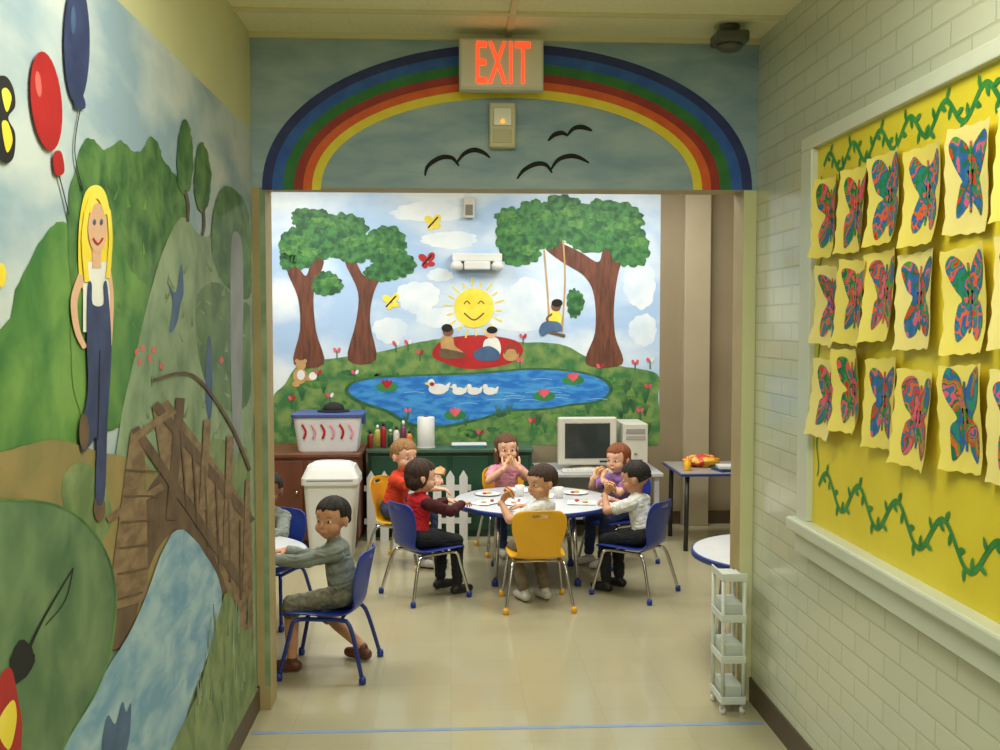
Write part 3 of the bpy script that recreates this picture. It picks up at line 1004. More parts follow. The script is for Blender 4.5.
M_lip = mat('lip_colour', (176, 96, 88), rough=0.5)
M_eyew = mat('eye_white', (232, 230, 226), rough=0.2)
M_iris = mat('eye_iris_dark', (44, 28, 20), rough=0.15)
M_sole = mat('shoe_sole', (70, 60, 52), rough=0.6)
M_bread = mat('bread', (222, 190, 134), (204, 164, 106), 30, 0.8)

def sst(x, a, b):
    t = np.clip((x - a) / (b - a), 0, 1)
    return t * t * (3 - 2 * t)

SEAT = .283
def child(name, x, y, heading, skin, shirt, pants, shoe, hair, style='short', lean=.15, side=0.0, twist=0.0,
          head=(0, 0, 0), lh=(-.09, .20, .515), rh=(.09, .20, .515), lf=(-.07, .17), rf=(.07, .17),
          sleeve='short', legs='long', curl=(.5, .5), foot_l=(0, 1), foot_r=(0, 1), stripe=None, elbow_out=1.0,
          s=.96, sleeve_mat=None):
    off = SEAT * (1 - s)
    e = empty(name, (x, y, off), heading - math.pi / 2)
    e.scale = (s, s, s)
    W2L = lambda p: (p[0] / s, p[1] / s, (p[2] - off) / s)
    lh, rh = W2L(lh), W2L(rh)
    mats = [skin, shirt, pants, shoe, M_sole, stripe or shirt, sleeve_mat or shirt]
    AL = 6 if sleeve_mat else 1
    pr = Prims()
    P = Vector((0, -.085, .358))
    up = Vector((math.sin(side), math.sin(lean), math.cos(lean))).normalized()
    Rl = Vector((0, 0, 1)).rotation_difference(up).to_matrix()
    for i in range(9):
        t = i / 8
        w = .090 - .009 * math.sin(math.pi * t) + .002 * t
        dpt = .076 - .014 * t
        pr.ell(P + up * (.205 * t), (w, dpt, .066 - .01 * t), 2 if t < .13 else 1, Rl @ Matrix.Rotation(twist * t, 3, 'Z'))
    S0 = P + up * .212
    rt = Rl @ (Matrix.Rotation(twist, 3, 'Z') @ Vector((1, 0, 0)))
    NB = P + up * .246
    Rh = Matrix.Rotation(head[0], 3, 'Z') @ Matrix.Rotation(head[1], 3, 'X') @ Matrix.Rotation(head[2], 3, 'Y')
    HC = NB + up * .026 + Vector((0, .010, .080))
    for sx in (-1, 1):
        pr.cap(S0 - up * .004, .042, S0 + rt * (sx * .078) - up * .006, .036, 1)
    pr.cap(NB - up * .02, .040, NB + up * .004, .034, 1)
    pr.cap(NB, .029, HC + Rh @ Vector((0, -.018, -.045)), .031, 0)
    def he(c, r):
        pr.ell(HC + Rh @ Vector(c), r, 0, Rh)
    he((0, -.012, .022), (.074, .088, .080))
    he((0, .018, -.034), (.055, .056, .056))
    he((0, .036, -.066), (.024, .026, .022))
    for sx in (-1, 1):
        he((sx * .031, .037, -.034), (.030, .033, .030))
        he((sx * .075, -.008, -.010), (.009, .016, .025))
        he((sx * .078, -.012, -.002), (.007, .013, .016))
    he((0, .060, .034), (.045, .014, .020))
    pr.cap(HC + Rh @ Vector((0, .074, .000)), .0060, HC + Rh @ Vector((0, .0835, -.020)), .0085, 0)
    for sx in (-1, 1):
        he((sx * .008, .077, -.023), (.0070, .0075, .0060))
    he((0, .073, -.047), (.017, .010, .010))
    wr = []
    for sx, T in ((-1, lh), (1, rh)):
        S = S0 + rt * (sx * .086) - up * .008
        E, W = ik(S, T, .160, .138, (sx * .8 * elbow_out, -.35, -.75))
        wr.append((sx, S, E, W))
        if sleeve == 'short':
            q = S.lerp(E, .62)
            pr.cap(S, .037, q, .037, AL)
            pr.cap(S.lerp(E, .5), .027, E, .0240, 0)
            pr.cap(E, .0245, E.lerp(W, .35), .0245, 0)
            pr.cap(E.lerp(W, .35), .0245, W, .0165, 0)
        else:
            pr.cap(S, .037, E, .031, AL)
            pr.cap(E, .031, E.lerp(W, .88), .0245, AL)
            pr.cap(E.lerp(W, .8), .02, W, .0165, 0)
    az = (.058 - off) / s
    for sx, ft, fd in ((-1, lf, foot_l), (1, rf, foot_r)):
        H = Vector((sx * .050, -.075, .352))
        A = Vector((ft[0] / s, ft[1] / s, az))
        K, A = ik(H, A, .235, .265, (sx * .12, .8, .75))
        f = Vector((fd[0], fd[1], 0)).normalized()
        pr.cap(H, .054, K, .040, 2)
        if legs == 'long':
            pr.cap(K, .040, K.lerp(A, .9), .032, 2)
        else:
            pr.cap(K, .042, K.lerp(A, .12), .042, 2)
            pr.cap(K.lerp(A, .1), .033, K.lerp(A, .4), .034, 0)
            pr.cap(K.lerp(A, .4), .034, A, .022, 0)
        pr.cap(A, .025, A + Vector((0, 0, -.02)), .027, 3)
        b = Vector((A.x, A.y, A.z - .030))
        pr.cap(b - f * .022, .027, b + f * .045, .028, 3)
        pr.cap(b + f * .045, .028, b + f * .085 - Vector((0, 0, .003)), .024, 3)
    me = remesh(pr, 0.0042, 3)
    co = verts_np(me)
    nr = np.empty(len(me.vertices) * 3)
    me.vertices.foreach_get('normal', nr)
    nr = nr.reshape(-1, 3)
    vl = pr.labels(co)
    sd = random.uniform(0, 50)
    for i in np.nonzero((vl == 1) | (vl == 2) | (vl == 6))[0]:
        c = co[i]
        w1 = noise.noise(Vector((c[0] * 12 + sd, c[1] * 12, c[2] * 12)))
        k = 1 - 2 * abs(noise.noise(Vector((c[0] * 16 + sd + w1, c[1] * 16, c[2] * 40 + w1 * 2))))
        k2 = noise.noise(Vector((c[0] * 24 + sd, c[1] * 24, c[2] * 24)))
        co[i] += nr[i] * (0.0045 * (k - .55) + .003 * k2 + 0.002)
    zmin = -off / s + 0.002
    co[:, 2] = np.maximum(co[:, 2], zmin)
    me.vertices.foreach_set('co', co.ravel())
    fc_ = np.empty(len(me.polygons) * 3)
    me.polygons.foreach_get('center', fc_)
    fc_ = fc_.reshape(-1, 3)
    lab = pr.labels(fc_)
    if stripe:
        hz = (fc_ - np.array(P)) @ np.array(up)
        lab[(lab == 1) & (np.mod(hz, 0.05) < 0.014)] = 5
    lab[(lab == 3) & (fc_[:, 2] < zmin + 0.010)] = 4
    finish_mesh('body', me, mats, e, lab.astype(np.int32))
    for (sx, S, E, W), cu in zip(wr, curl):
        fdir = (W - E).normalized()
        if W.z < .56:
            d = Vector((fdir.x - sx * .25, fdir.y, fdir.z * .25 - .05))
            n = Vector((0, 0, -1))
            sd_ = Vector((-sx, 0, 0))
        else:
            to = (HC + Rh @ Vector((0, .10, -.05)) - W).normalized()
            d = fdir * .6 + to * .8
            n = to
            sd_ = Vector((0, -.3, 1))
        hand('left_hand' if sx < 0 else 'right_hand', W, d, n, sd_, skin, e, cu)
    for sx in (-1, 1):
        ball('eye', HC + Rh @ Vector((sx * .027, .0600, .000)), (.0135, .0095, .0075), M_eyew, e, Rh, 2)
        ball('iris', HC + Rh @ Vector((sx * .027, .0655, .000)), (.0072, .0050, .0070), M_iris, e, Rh, 2)
        tube('brow', [HC + Rh @ Vector((sx * q, yy, zz)) for q, yy, zz in ((.014, .0705, .018), (.026, .0685, .022), (.040, .0590, .018))], .0022, hair, e, 6, 3)
    ball('upper_lip', HC + Rh @ Vector((0, .0745, -.0475)), (.0165, .0075, .0036), M_lip, e, Rh, 2)
    ball('lower_lip', HC + Rh @ Vector((0, .0735, -.0540)), (.0130, .0070, .0040), M_lip, e, Rh, 2)
    hp = Prims()
    hp.ell((0, -.016, .028), (.081, .094, .081), 0)
    hp.ell((0, -.045, -.005), (.070, .062, .062), 0)
    if style == 'long':
        hp.ell((0, -.062, -.055), (.066, .036, .095), 0)
        for sx in (-1, 1):
            hp.ell((sx * .064, -.020, -.045), (.021, .038, .080), 0)
    if style == 'bob':
        hp.ell((0, -.045, -.030), (.075, .054, .056), 0)
        for sx in (-1, 1):
            hp.ell((sx * .063, -.014, -.014), (.018, .034, .046), 0)
    hm_ = remesh(hp, 0.0036, 2)
    c = verts_np(hm_)
    X, Y, Z = c[:, 0], c[:, 1], c[:, 2]
    ragged = np.array([noise.noise(Vector((a * 60 + sd, 0, 0))) for a in X]) * .016
    m = sst(Y, .022, .040) * sst(-Z + ragged, -.060, -.046)
    if style == 'short':
        m = np.maximum(m, sst(-Z - 0.25 * Y, .030, .052))
        m = np.maximum(m, sst(Y, -.034, -.022) * sst(-Z, -.022, -.006) * sst(np.abs(X), .05, .06))
    core = np.array((0, -.012, .012))
    f = 1 - .24 * m
    c2 = core + (c - core) * f[:, None]
    crown = Vector((0, -.05, .11))
    for i in range(len(c2)):
        v = c[i]
        a = math.atan2(v[0], v[1] + .05)
        r_ = (Vector(v) - crown).length
        k = 1 - 2 * abs(noise.noise(Vector((a * 5.5 + sd, r_ * 9, sd))))
        k2 = noise.noise(Vector((a * 16 + sd, r_ * 16, sd)))
        c2[i] += (v - core) * ((k * .055 + k2 * .05 - .02) * (1 - m[i]))
    c3 = c2 @ np.array(Rh).T + np.array(HC)
    hm_.vertices.foreach_set('co', c3.ravel())
    finish_mesh('hair', hm_, [hair], e)
    return e, HC, Rh, wr

SK_l = mat('skin_light', (230, 182, 154), (222, 170, 142), 20, 0.6)
SK_m = mat('skin_medium', (202, 150, 118), (192, 138, 106), 20, 0.6)
SK_o = mat('skin_olive', (214, 164, 132), (204, 152, 120), 20, 0.6)
SK_d = mat('skin_brown_kid', (136, 92, 68), (124, 82, 60), 20, 0.6)
fab = lambda n, a, b=None: mat('fabric_' + n, a, b or tuple(max(0, int(v * .88)) for v in a), 30, 0.9, bump=0.25, bscale=60)
F_grey = fab('grey', (138, 148, 142))
F_greyd = fab('grey_stripe', (118, 126, 122))
F_red = fab('red', (196, 22, 36))
F_orange = fab('orange_red', (218, 66, 38))
F_pink = fab('pink', (240, 164, 184))
F_white = fab('white', (230, 232, 228))
F_purple = fab('purple', (150, 108, 172))
F_black = fab('black', (28, 30, 36))
F_maroon = fab('dark_maroon', (74, 20, 30))
F_plaid = fab('plaid', (90, 92, 80), (134, 130, 112))
F_denim = fab('denim', (52, 66, 104))
F_khaki = fab('khaki', (120, 110, 88))
hm2 = lambda n, a, b: mat(n, a, b, 34, 0.7, stretch=(5, 5, 1), bump=.6, bscale=50)
H_black = hm2('hair_black', (18, 14, 12), (34, 26, 22))
H_dbrown = hm2('hair_dark_brown', (46, 30, 22), (70, 46, 32))
H_brown = hm2('hair_brown', (78, 50, 32), (116, 78, 48))
H_lbrown = hm2('hair_light_brown', (134, 96, 58), (166, 122, 76))
H_auburn = hm2('hair_auburn', (110, 56, 30), (146, 82, 44))
SH_w = mat('shoe_white', (200, 198, 190), rough=0.5)
SH_b = mat('shoe_black', (34, 32, 32), rough=0.4)
SH_br = mat('shoe_brown', (96, 52, 34), rough=0.45)

# boy in grey shirt at the left table, looking round to the hallway
bx, by = -0.555, 4.50
bh = math.radians(172)
chair(bx, by, bh, M_blue, 'blue_chair', M_bedge)
child('seated_boy', bx, by, bh, SK_m, F_grey, F_plaid, SH_br, H_black, 'short', lean=.20, twist=.25, head=(1.25, .0, 0),
      lh=(-.10, .23, .515), rh=(.10, .22, .515), lf=(-.06, .15), rf=(.13, -.13), foot_r=(.4, 1), sleeve='long', legs='short', stripe=F_greyd, s=.95)
# boy behind, partly hidden by the mural wall
ax, ay = -0.97, 5.28
ah = head_to(ax, ay, -1.15, 4.74)
chair(ax, ay, ah, M_blue, 'blue_chair', M_bedge)
child('seated_boy', ax, ay, ah, SK_d, F_grey, F_black, SH_b, H_black, 'short', lean=.20, head=(.3, -.12, 0), sleeve='long', lf=(-.08, .2), rf=(.08, .2), s=.95)
# dark haired child in red, front left of the table
cx_, cy_ = -0.135, 5.72
ch = head_to(cx_, cy_, TX, TY)
chair(cx_, cy_, ch, M_blue, 'blue_chair')
child('seated_boy', cx_, cy_, ch, SK_l, F_red, F_black, SH_b, H_dbrown, 'bob', lean=.16, head=(-.35, -.15, 0), sleeve_mat=F_maroon,
      lh=(-.10, .20, .515), rh=(.06, .21, .52), sleeve='long', lf=(-.07, .13), rf=(.09, .15))
# child in orange-red back left on yellow chair
dx, dy = -0.30, 6.50
dh = head_to(dx, dy, TX, TY)
chair(dx, dy, dh, M_yelc, 'yellow_chair')
child('seated_boy', dx, dy, dh, SK_l, F_orange, F_denim, SH_w, H_lbrown, 'short', lean=.30, head=(-.45, -.1, 0), lh=(-.07, .20, .56), rh=(.08, .30, .515), curl=(.8, .5), s=1.02)
# girl in pink at the far side
gx, gy = 0.395, 6.83
gh = head_to(gx, gy, TX - .02, TY)
chair(gx, gy, gh, M_yelc, 'yellow_chair')
child('seated_girl', gx, gy, gh, SK_l, F_pink, F_denim, SH_w, H_brown, 'long', lean=.14, head=(0, -.05, 0.05),
      lh=(-.05, .125, .59), rh=(.055, .125, .59), curl=(.9, .9), s=.99)
# boy in white on the near yellow chair, turned round to the left
wx, wy = 0.475, 5.51
wh = math.radians(92)
chair(wx, wy, wh, M_yelc, 'yellow_chair')
child('seated_boy', wx, wy, math.radians(118), SK_o, F_white, F_khaki, SH_w, H_dbrown, 'short', lean=.08, twist=.5, head=(1.65, -.12, 0),
      lh=(-.20, .04, .585), rh=(.04, .20, .515), lf=(-.03, .07), rf=(.09, .04), curl=(.8, .5), s=.95)
# girl in purple back right
px_, py_ = 1.085, 6.46
ph_ = head_to(px_, py_, TX, TY)
chair(px_, py_, ph_, M_blue, 'blue_chair')
child('seated_girl', px_, py_, ph_, SK_l, F_purple, F_denim, SH_w, H_auburn, 'bob', lean=.24, head=(.3, -.1, 0),
      lh=(-.055, .155, .565), rh=(.045, .155, .565), curl=(.9, .9), s=.95)
# boy in white front right
ex_, ey_ = 1.06, 5.71
eh_ = head_to(ex_, ey_, TX, TY)
chair(ex_, ey_, eh_, M_blue, 'blue_chair')
child('seated_boy', ex_, ey_, eh_, SK_m, F_white, F_black, SH_b, H_black, 'short', lean=.26, head=(.35, -.2, 0), lh=(-.06, .155, .57), rh=(.08, .19, .515),
      curl=(.9, .5), sleeve='short', lf=(-.07, .14), rf=(.06, .12), s=.93)

def sandwich(x, y, z, rz, tilt, name='sandwich'):
    e = empty(name, (x, y, z), rz)
    e.rotation_euler = (tilt, 0, rz)
    for k, (zz, m, g) in enumerate(((0, M_bread, 0), (.010, F_orange, .002), (.015, M_bread, 0))):
        w = .032 + g
        bm = bmesh.new()
        vs = [bm.verts.new((a * w, b * w, zz + c)) for c in (0, .009 if not g else .005) for a, b in ((-1, -.7), (1, -.7), (1, .5), (0, 1), (-1, .5))]
        bm.faces.new(vs[:5][::-1]); bm.faces.new(vs[5:])
        for i in range(5):
            bm.faces.new((vs[i], vs[(i + 1) % 5], vs[5 + (i + 1) % 5], vs[5 + i]))
        bmobj('slice_%d' % k, bm, m, e)
    return e
def at(x, y, h, lx, ly):
    a = h - math.pi / 2
    return x + math.cos(a) * lx - math.sin(a) * ly, y + math.sin(a) * lx + math.cos(a) * ly
for X_, Y_, H_, l1, l2, zz in ((gx, gy, gh, .0, .105, .640), (px_, py_, ph_, -.02, .135, .610), (ex_, ey_, eh_, -.045, .135, .610),
                               (wx, wy, math.radians(118), -.175, .015, .635), (dx, dy, dh, -.06, .235, .605)):
    q = at(X_, Y_, H_, l1, l2)
    sandwich(q[0], q[1], zz, H_, 1.0)

# lunch things on the tables
M_plate = mat('paper_plate', (236, 236, 232), rough=0.5)
M_nap = mat('paper_napkin', (240, 240, 238), (230, 232, 232), 10, 0.8)
for ang, rr in ((2.6, .33), (.6, .34), (-1.6, .30)):
    x, y = TX + math.cos(ang) * rr, TY + math.sin(ang) * rr
    e = empty('paper_plate', (x, y, TZ))
    lathe('plate', [(0.045, 0.001), (0.06, 0.002), (0.085, 0.010), (0.086, 0.011), (0.06, 0.005), (0.0, 0.004)], M_plate, e, 32)
    ball('apple_slice', (0.01, 0.01, 0.012), (0.018, 0.009, 0.008), M_bread, e)
    ball('carrot_piece', (-0.02, -0.01, 0.012), (0.016, 0.007, 0.007), F_orange, e)
for i, (ang, rr) in enumerate(((1.75, .33), (-.55, .32), (3.55, .33), (-2.3, .20), (1.0, .12))):
    x, y = TX + math.cos(ang) * rr, TY + math.sin(ang) * rr
    e = empty('paper_napkin', (x, y, TZ), ang + .4)
    V, F = [], []
    for j in range(7):
        for k in range(7):
            V.append(((j / 6 - .5) * .17, (k / 6 - .5) * .13, .002 + .004 * (1 + noise.noise(Vector((j * .6 + i * 5, k * .6, 0))))))
    for j in range(6):
        for k in range(6):
            a = j * 7 + k
            F.append((a, a + 7, a + 8, a + 1))
    mobj('sheet', V, F, M_nap, e, smooth=True)
    ball('cracker', (.02, .0, .014), (.022, .018, .005), M_bread, e)
    ball('orange_wedge', (-.03, .02, .016), (.016, .009, .008), F_orange, e)
for ang, rr, m in ((2.2, .14, M_white), (.2, .16, M_white), (-1.1, .12, M_yelc)):
    e = empty('drinking_cup', (TX + math.cos(ang) * rr, TY + math.sin(ang) * rr, TZ))
    lathe('cup', [(0.022, 0.001), (0.024, 0.003), (0.031, 0.068), (0.029, 0.068), (0.022, 0.006), (0.0, 0.005)], m, e, 24)
for (x, y) in ((-1.0, 4.72), (-.88, 4.6)):
    e = empty('paper_plate', (x, y, TZ))
    lathe('plate', [(0.045, 0.001), (0.06, 0.002), (0.085, 0.010), (0.086, 0.011), (0.06, 0.005), (0.0, 0.004)], M_plate, e, 32)

# ------------------------------------------------------------------ back of the classroom
M_wood = mat('brown_wood', (118, 68, 46), (94, 52, 36), 8, 0.45, stretch=(1, 1, .15))
M_cgreen = mat('dark_green_panel', (28, 70, 52), (34, 80, 58), 6, 0.5)
M_count = mat('counter_top_green', (60, 90, 72), (70, 100, 80), 8, 0.4)
ca = empty('wood_cabinet', (0, 0, 0))
box('carcass', (-1.75, 6.95, 0.06), (-0.64, 7.60, 0.640), M_wood, ca, bevel=.004)
box('top', (-1.77, 6.93, 0.640), (-0.62, 7.62, 0.665), M_wood, ca, bevel=.004)
box('plinth', (-1.73, 6.98, 0.0), (-0.66, 7.58, 0.06), M_dark, ca)
for x0 in (-1.73, -1.36, -0.99):
    box('door', (x0, 6.935, .08), (x0 + .34, 6.95, .62), M_wood, ca, bevel=.004)
    ball('knob', (x0 + .30, 6.925, .40), .012, M_chrome, ca)
cg = empty('green_counter_cabinet', (0, 0, 0))
box('carcass', (-0.60, 7.30, 0.0), (0.60, 7.66, 0.625), M_cgreen, cg, bevel=.004)
box('top', (-0.61, 7.27, 0.625), (0.61, 7.67, 0.65), M_count, cg, bevel=.004)
for k in range(4):
    box('panel', (-0.58 + k * .295, 7.288, .05), (-0.31 + k * .295, 7.30, .60), M_cgreen, cg, bevel=.006)
pf = empty('white_picket_fence', (-.62, 7.18, 0))
for k in range(8):
    x0 = .02 + k * .095
    bm = bmesh.new()
    vs = [bm.verts.new((a, b, c)) for b in (0, .014) for a, c in ((x0, 0), (x0 + .06, 0), (x0 + .06, .46), (x0 + .03, .51), (x0, .46))]
    bm.faces.new(vs[:5]); bm.faces.new(vs[5:][::-1])
    for i in range(5):
        bm.faces.new((vs[i], vs[5 + i], vs[5 + (i + 1) % 5], vs[(i + 1) % 5]))
    bmobj('picket', bm, M_white, pf)
box('rail_low', (0.0, .014, .12), (.77, .03, .16), M_white, pf)
box('rail_high', (0.0, .014, .36), (.77, .03, .40), M_white, pf)

def rrect(hx, hy, z, r=.04, n=5):
    out = []
    for cxs, cys, a0 in ((1, 1, 0), (-1, 1, 90), (-1, -1, 180), (1, -1, 270)):
        for k in range(n + 1):
            a = math.radians(a0 + 90 * k / n)
            out.append((cxs * (hx - r) + math.cos(a) * r, cys * (hy - r) + math.sin(a) * r, z))
    return out
def rloft(name, secs, m, parent):
    V, F = [], []
    for s_ in secs:
        V += rrect(*s_)
    n = len(V) // len(secs)
    for i in range(len(secs) - 1):
        for k in range(n):
            F.append((i * n + k, i * n + (k + 1) % n, (i + 1) * n + (k + 1) % n, (i + 1) * n + k))
    F.append(tuple(range(n))[::-1])
    F.append(tuple(range((len(secs) - 1) * n, len(secs) * n)))
    return mobj(name, V, F, m, parent)
tcn = empty('swing_lid_trash_can', (-0.79, 6.70, 0))
rloft('bin_body', [(.135, .11, 0), (.14, .115, .01), (.175, .14, .50), (.182, .147, .505), (.182, .147, .52)], M_white, tcn)
rloft('lid_collar', [(.188, .152, .505), (.190, .154, .515), (.188, .152, .55), (.165, .125, .60), (.155, .11, .625)], M_white, tcn)
rloft('swing_flap', [(.14, .11, .60), (.14, .10, .63), (.12, .07, .645), (.09, .03, .655)], M_white, tcn)
box('rim_line', (-.15, -.155, .535), (.15, -.151, .541), mat('grey_seam', (120, 124, 128)), tcn)  # thin grey strip across the front of the lid collar

sb_ = empty('storage_bin', (-0.86, 7.16, 0.665))
M_clear = mat('clear_plastic', (228, 232, 234), (218, 222, 228), 8, 0.25)
M_blid = mat('navy_lid', (66, 84, 140), rough=0.4)
rloft('tub', [(.20, .14, 0.0), (.205, .145, .01), (.235, .17, .24), (.24, .175, .25)], M_clear, sb_)
rloft('lid', [(.245, .18, .245), (.25, .185, .25), (.25, .185, .268), (.23, .165, .276)], M_blid, sb_)
for sx in (-1, 1):
    box('latch', (sx * .245 - .012, -.05, .19), (sx * .245 + .012, .05, .27), M_blid, sb_, bevel=.004)
for k in range(6):
    xx = -.17 + k * .065
    tube('pink_ribbon', [(xx, -.158 - .012, .20), (xx + .025, -.168, .15), (xx + .01, -.160, .10)], .008, F_pink if k % 2 else F_red, sb_, 8, 4)
hb = empty('dark_green_cap', (-0.83, 7.16, 0.943))
lathe('crown', [(0.075, .0), (0.078, .02), (0.066, .045), (0.035, .062), (0.006, .068)], F_black, hb, 28)
lathe('brim', [(0.06, 0.0), (0.115, 0.002), (0.115, 0.007), (0.06, .012)], F_black, hb, 28)

pt = empty('paper_towel_roll', (-.18, 7.42, .65))
lathe('roll', [(.062, .004), (.064, .008), (.064, .222), (.060, .226), (.02, .226)], M_white, pt, 32)
lathe('core', [(.018, .0), (.018, .235)], M_wood, pt, 16)
lathe('base_disc', [(.07, 0.0), (.07, .004)], M_white, pt, 32)
botc = [(150, 60, 40), (196, 186, 90), (150, 30, 40), (60, 90, 60), (210, 200, 190), (120, 60, 90), (200, 120, 50)]
for k, c in enumerate(botc):
    e = empty('paint_bottle', (-.59 + k * .048, 7.40 + (k % 2) * .07, .65))
    h = .12 + .03 * (k % 3)
    mm = mat('bottle_%d' % k, c, rough=0.35)
    lathe('bottle', [(.020, .0), (.023, .004), (.023, h * .7), (.018, h * .82), (.009, h * .88), (.009, h * .92)], mm, e, 20)
    lathe('cap', [(.011, h * .9), (.011, h), (.007, h * 1.08)], M_white if k % 2 else M_dark, e, 16)
bk = empty('blue_tray', (.14, 7.42, .65))
box('tray', (-.12, -.07, 0), (.12, .07, .022), mat('tray_blue', (90, 160, 200), rough=.4), bk, bevel=.005)
box('tray_rim', (-.13, -.08, .018), (.13, .08, .026), M_white, bk, bevel=.003)

dk = empty('computer_desk', (0, 0, 0))
M_desk = mat('desk_laminate', (196, 198, 200), (188, 190, 194), 5, 0.3)
box('top', (.63, 7.02, .475), (1.52, 7.62, .50), M_desk, dk, bevel=.004)
for x0 in (.65, 1.46):
    for y0 in (7.05, 7.56):
        box('leg', (x0, y0, 0), (x0 + .035, y0 + .035, .475), M_desk, dk)
box('modesty_panel', (.67, 7.55, .12), (1.48, 7.565, .475), M_desk, dk)
box('low_shelf', (.67, 7.15, .15), (1.48, 7.55, .17), M_desk, dk)
M_crt = mat('crt_beige', (206, 204, 192), (200, 198, 186), 5, 0.45)
mo = empty('crt_monitor', (1.0, 7.32, .50))
box('bezel', (-.215, -.10, .035), (.215, -.04, .385), M_crt, mo, bevel=.012)
box('screen', (-.165, -.105, .085), (.165, -.099, .345), mat('dark_screen', (50, 58, 56), rough=.12), mo, bevel=.004)
rl = bmesh.new()
vs = [rl.verts.new(p_) for p_ in ((-.195, -.045, .05), (.195, -.045, .05), (.195, -.045, .37), (-.195, -.045, .37), (-.12, .22, .09), (.12, .22, .09), (.12, .22, .32), (-.12, .22, .32))]
for f_ in ((0, 1, 2, 3), (4, 5, 6, 7), (0, 1, 5, 4), (1, 2, 6, 5), (2, 3, 7, 6), (3, 0, 4, 7)):
    rl.faces.new([vs[i] for i in f_])
bmobj('rear_housing', rl, M_crt, mo)
lathe('swivel_base', [(.12, 0), (.12, .012), (.06, .022), (.05, .05)], M_crt, mo, 32)
box('button_row', (.09, -.104, .055), (.17, -.099, .068), M_dark, mo)
kb = empty('keyboard', (1.0, 7.11, .50))
box('base', (-.20, -.055, 0), (.20, .055, .016), M_crt, kb, bevel=.004)
for r_ in range(4):
    for c_ in range(12):
        box('key', (-.19 + c_ * .032, -.045 + r_ * .024, .016), (-.163 + c_ * .032, -.025 + r_ * .024, .022), M_white, kb)
tw = empty('computer_tower', (1.345, 7.35, .50))
box('case', (-.09, -.18, 0), (.09, .20, .34), M_crt, tw, bevel=.006)
box('drive_bay', (-.07, -.184, .27), (.07, -.179, .305), mat('bay_grey', (150, 148, 140)), tw, bevel=.002)
box('drive_bay_low', (-.07, -.184, .225), (.07, -.179, .255), mat('bay_grey2', (160, 158, 150)), tw, bevel=.002)
lathe('power_button', [(.012, 0), (.012, .004)], M_dark, tw, 16, c=(0, -.18, .12))
box('vent', (-.05, -.183, .03), (.05, -.179, .08), M_dark, tw)

st = empty('side_table', (0, 0, 0))
box('top', (1.58, 6.72, .52), (2.45, 7.32, .545), mat('grey_top', (150, 146, 140), rough=.35), st, bevel=.004)
box('edge', (1.575, 6.715, .522), (2.455, 7.325, .538), M_bedge, st, bevel=.002)
for x0 in (1.62, 2.39):
    for y0 in (6.76, 7.25):
        tube('leg', [(x0 + .01, y0 + .01, .52), (x0, y0, 0.0)], .016, M_dark, st)
tb = empty('snack_bag', (1.80, 7.05, .545))
bm = bmesh.new()
bmesh.ops.create_icosphere(bm, subdivisions=4, radius=1)
for v in bm.verts:
    k = 1 + .18 * noise.noise(v.co * 3)
    v.co = Vector((v.co.x * .13 * k, v.co.y * .09 * k, max(0.001, .04 + v.co.z * .045 * k)))
bmobj('bag', bm, mat('bag_print', (200, 60, 44), (232, 180, 60), 14, .35, pos=(.48, .52)), tb, smooth=True)
bo = empty('book_stack', (1.96, 6.84, .545))
box('book_low', (-.12, -.08, 0), (.12, .08, .02), F_denim, bo, rz=.2)
box('book_high', (-.10, -.075, .02), (.10, .075, .036), M_white, bo, rz=-.1)
sp_ = empty('squeeze_bottle', (1.65, 6.85, .545))
lathe('bottle', [(.022, 0), (.024, .004), (.024, .06), (.010, .075), (.010, .085), (.004, .10)], M_yelc, sp_, 20)

# white open storage cart beside the opening
ct = empty('plastic_shelf_cart', (1.128, 3.96, 0))
M_cart = mat('cart_white', (214, 220, 212), rough=0.35)
M_cart2 = mat('cart_frosted', (196, 204, 196), (186, 194, 188), 6, 0.3)
for sx in (-1, 1):
    for y0 in (-.075, .075):
        tube('post', [(sx * .042, y0, 0.02), (sx * .042, y0, .55)], .008, M_cart, ct)
for k in range(4):
    z0 = .04 + k * .166
    box('shelf', (-.050, -.085, z0), (.050, .085, z0 + .012), M_cart, ct, bevel=.003)
    box('shelf_lip', (-.050, -.087, z0 + .010), (.050, -.081, z0 + .032), M_cart, ct, bevel=.002)
    box('shelf_side', (-.050, -.085, z0 + .010), (-.044, .085, z0 + .032), M_cart, ct, bevel=.002)
    if k < 3:
        box('tray', (-.036, -.07, z0 + .013), (.040, .07, z0 + .075), M_cart2, ct, bevel=.006)
for sx in (-1, 1):
    for y0 in (-.07, .07):
        lathe('caster', [(.010, 0), (.013, .006), (.013, .018), (.008, .03)], M_white, ct, 14, c=(sx * .040, y0, 0))

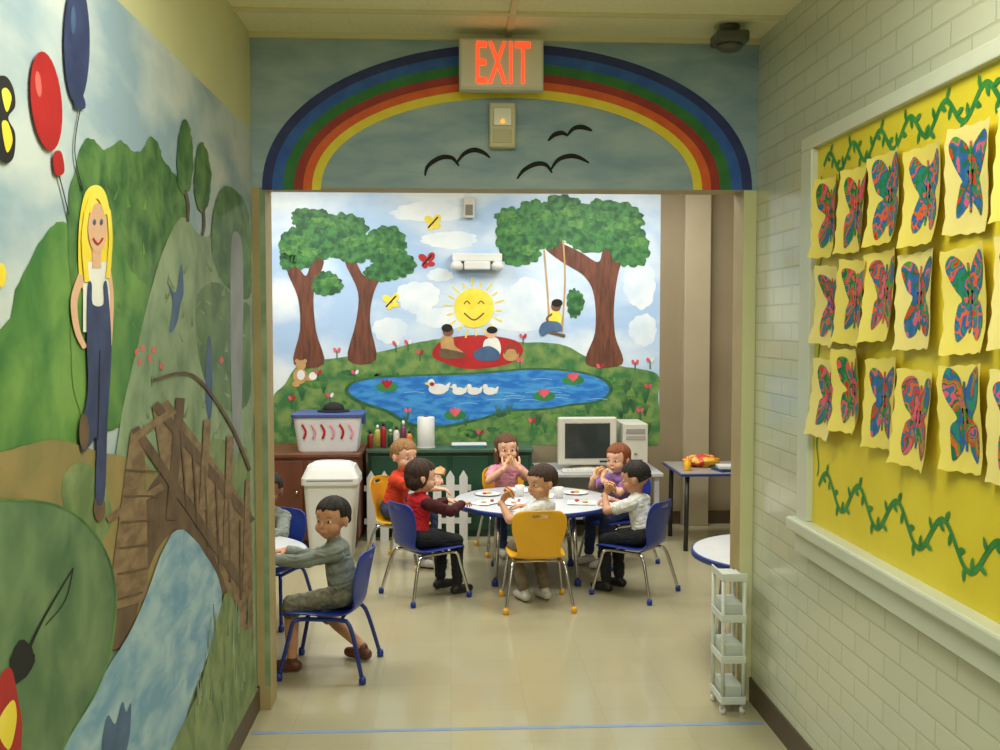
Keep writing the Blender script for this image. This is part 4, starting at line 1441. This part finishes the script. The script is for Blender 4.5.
for z0 in (1.35, 1.07):
    e = empty('picture_frame', (-1.53, YB, z0))
    box('frame', (-.12, -.02, -.11), (.12, -.001, .11), mat('frame_navy', (40, 46, 66), rough=.4), e, bevel=.004)
    box('picture', (-.095, -.022, -.085), (.095, -.019, .085), M_pap2, e)
wf = empty('emergency_light', (trace(477, 263, 1, YB).x, YB, trace(477, 263, 1, YB).z))
box('housing', (-.19, -.07, .01), (.19, -.01, .07), M_white, wf, bevel=.008)
box('battery_case', (-.10, -.09, -.055), (.10, -.01, .01), M_white, wf, bevel=.012)
for sx in (-1, 1):
    lathe('lamp_head', [(.02, -.06), (.045, -.05), (.05, -.02), (.03, .01)], M_white, wf, 24, c=(sx * .155, -.065, 0))
sp2 = empty('wall_speaker', (trace(469, 208, 1, YB).x, YB, trace(469, 208, 1, YB).z))
box('case', (-.04, -.05, -.08), (.04, -.01, .08), M_crt, sp2, bevel=.006)
box('grille', (-.028, -.054, -.06), (.028, -.049, .02), mat('spk', (120, 118, 108)), sp2, bevel=.002)

# ------------------------------------------------------------------ lights
def ceiling_lamp(name, x, y, z, w, d, power, col):
    e = empty(name, (x, y, z))
    box('housing', (-w / 2 - .02, -d / 2 - .02, -.012), (w / 2 + .02, d / 2 + .02, -.001), M_white, e)
    box('diffuser', (-w / 2, -d / 2, -.018), (w / 2, d / 2, -.012), M_lamp, e)
    ld = bpy.data.lights.new('fluorescent_light', 'AREA')
    ld.shape = 'RECTANGLE'
    ld.size, ld.size_y = w, d
    ld.energy = power
    ld.color = col
    lo = bpy.data.objects.new('fluorescent_light', ld)
    lo.location = (0, 0, -.03)
    lo.parent = e
    COL.objects.link(lo)
for x in (-1.1, 1.2):
    for y in (5.1, 6.7):
        ceiling_lamp('ceiling_light_panel', x, y, ZC2, 1.2, .6, 31, (1.0, .995, .94))
ceiling_lamp('ceiling_light_panel', .2, 1.9, ZC, 1.2, .6, 30, (1.0, .99, .84))
ceiling_lamp('ceiling_light_panel', .2, -0.9, ZC, 1.2, .6, 36, (1.0, .99, .84))
w = bpy.data.worlds.new('world')
scene.world = w
w.use_nodes = True
w.node_tree.nodes['Background'].inputs[0].default_value = (.9, .95, 1, 1)
w.node_tree.nodes['Background'].inputs[1].default_value = 0.15
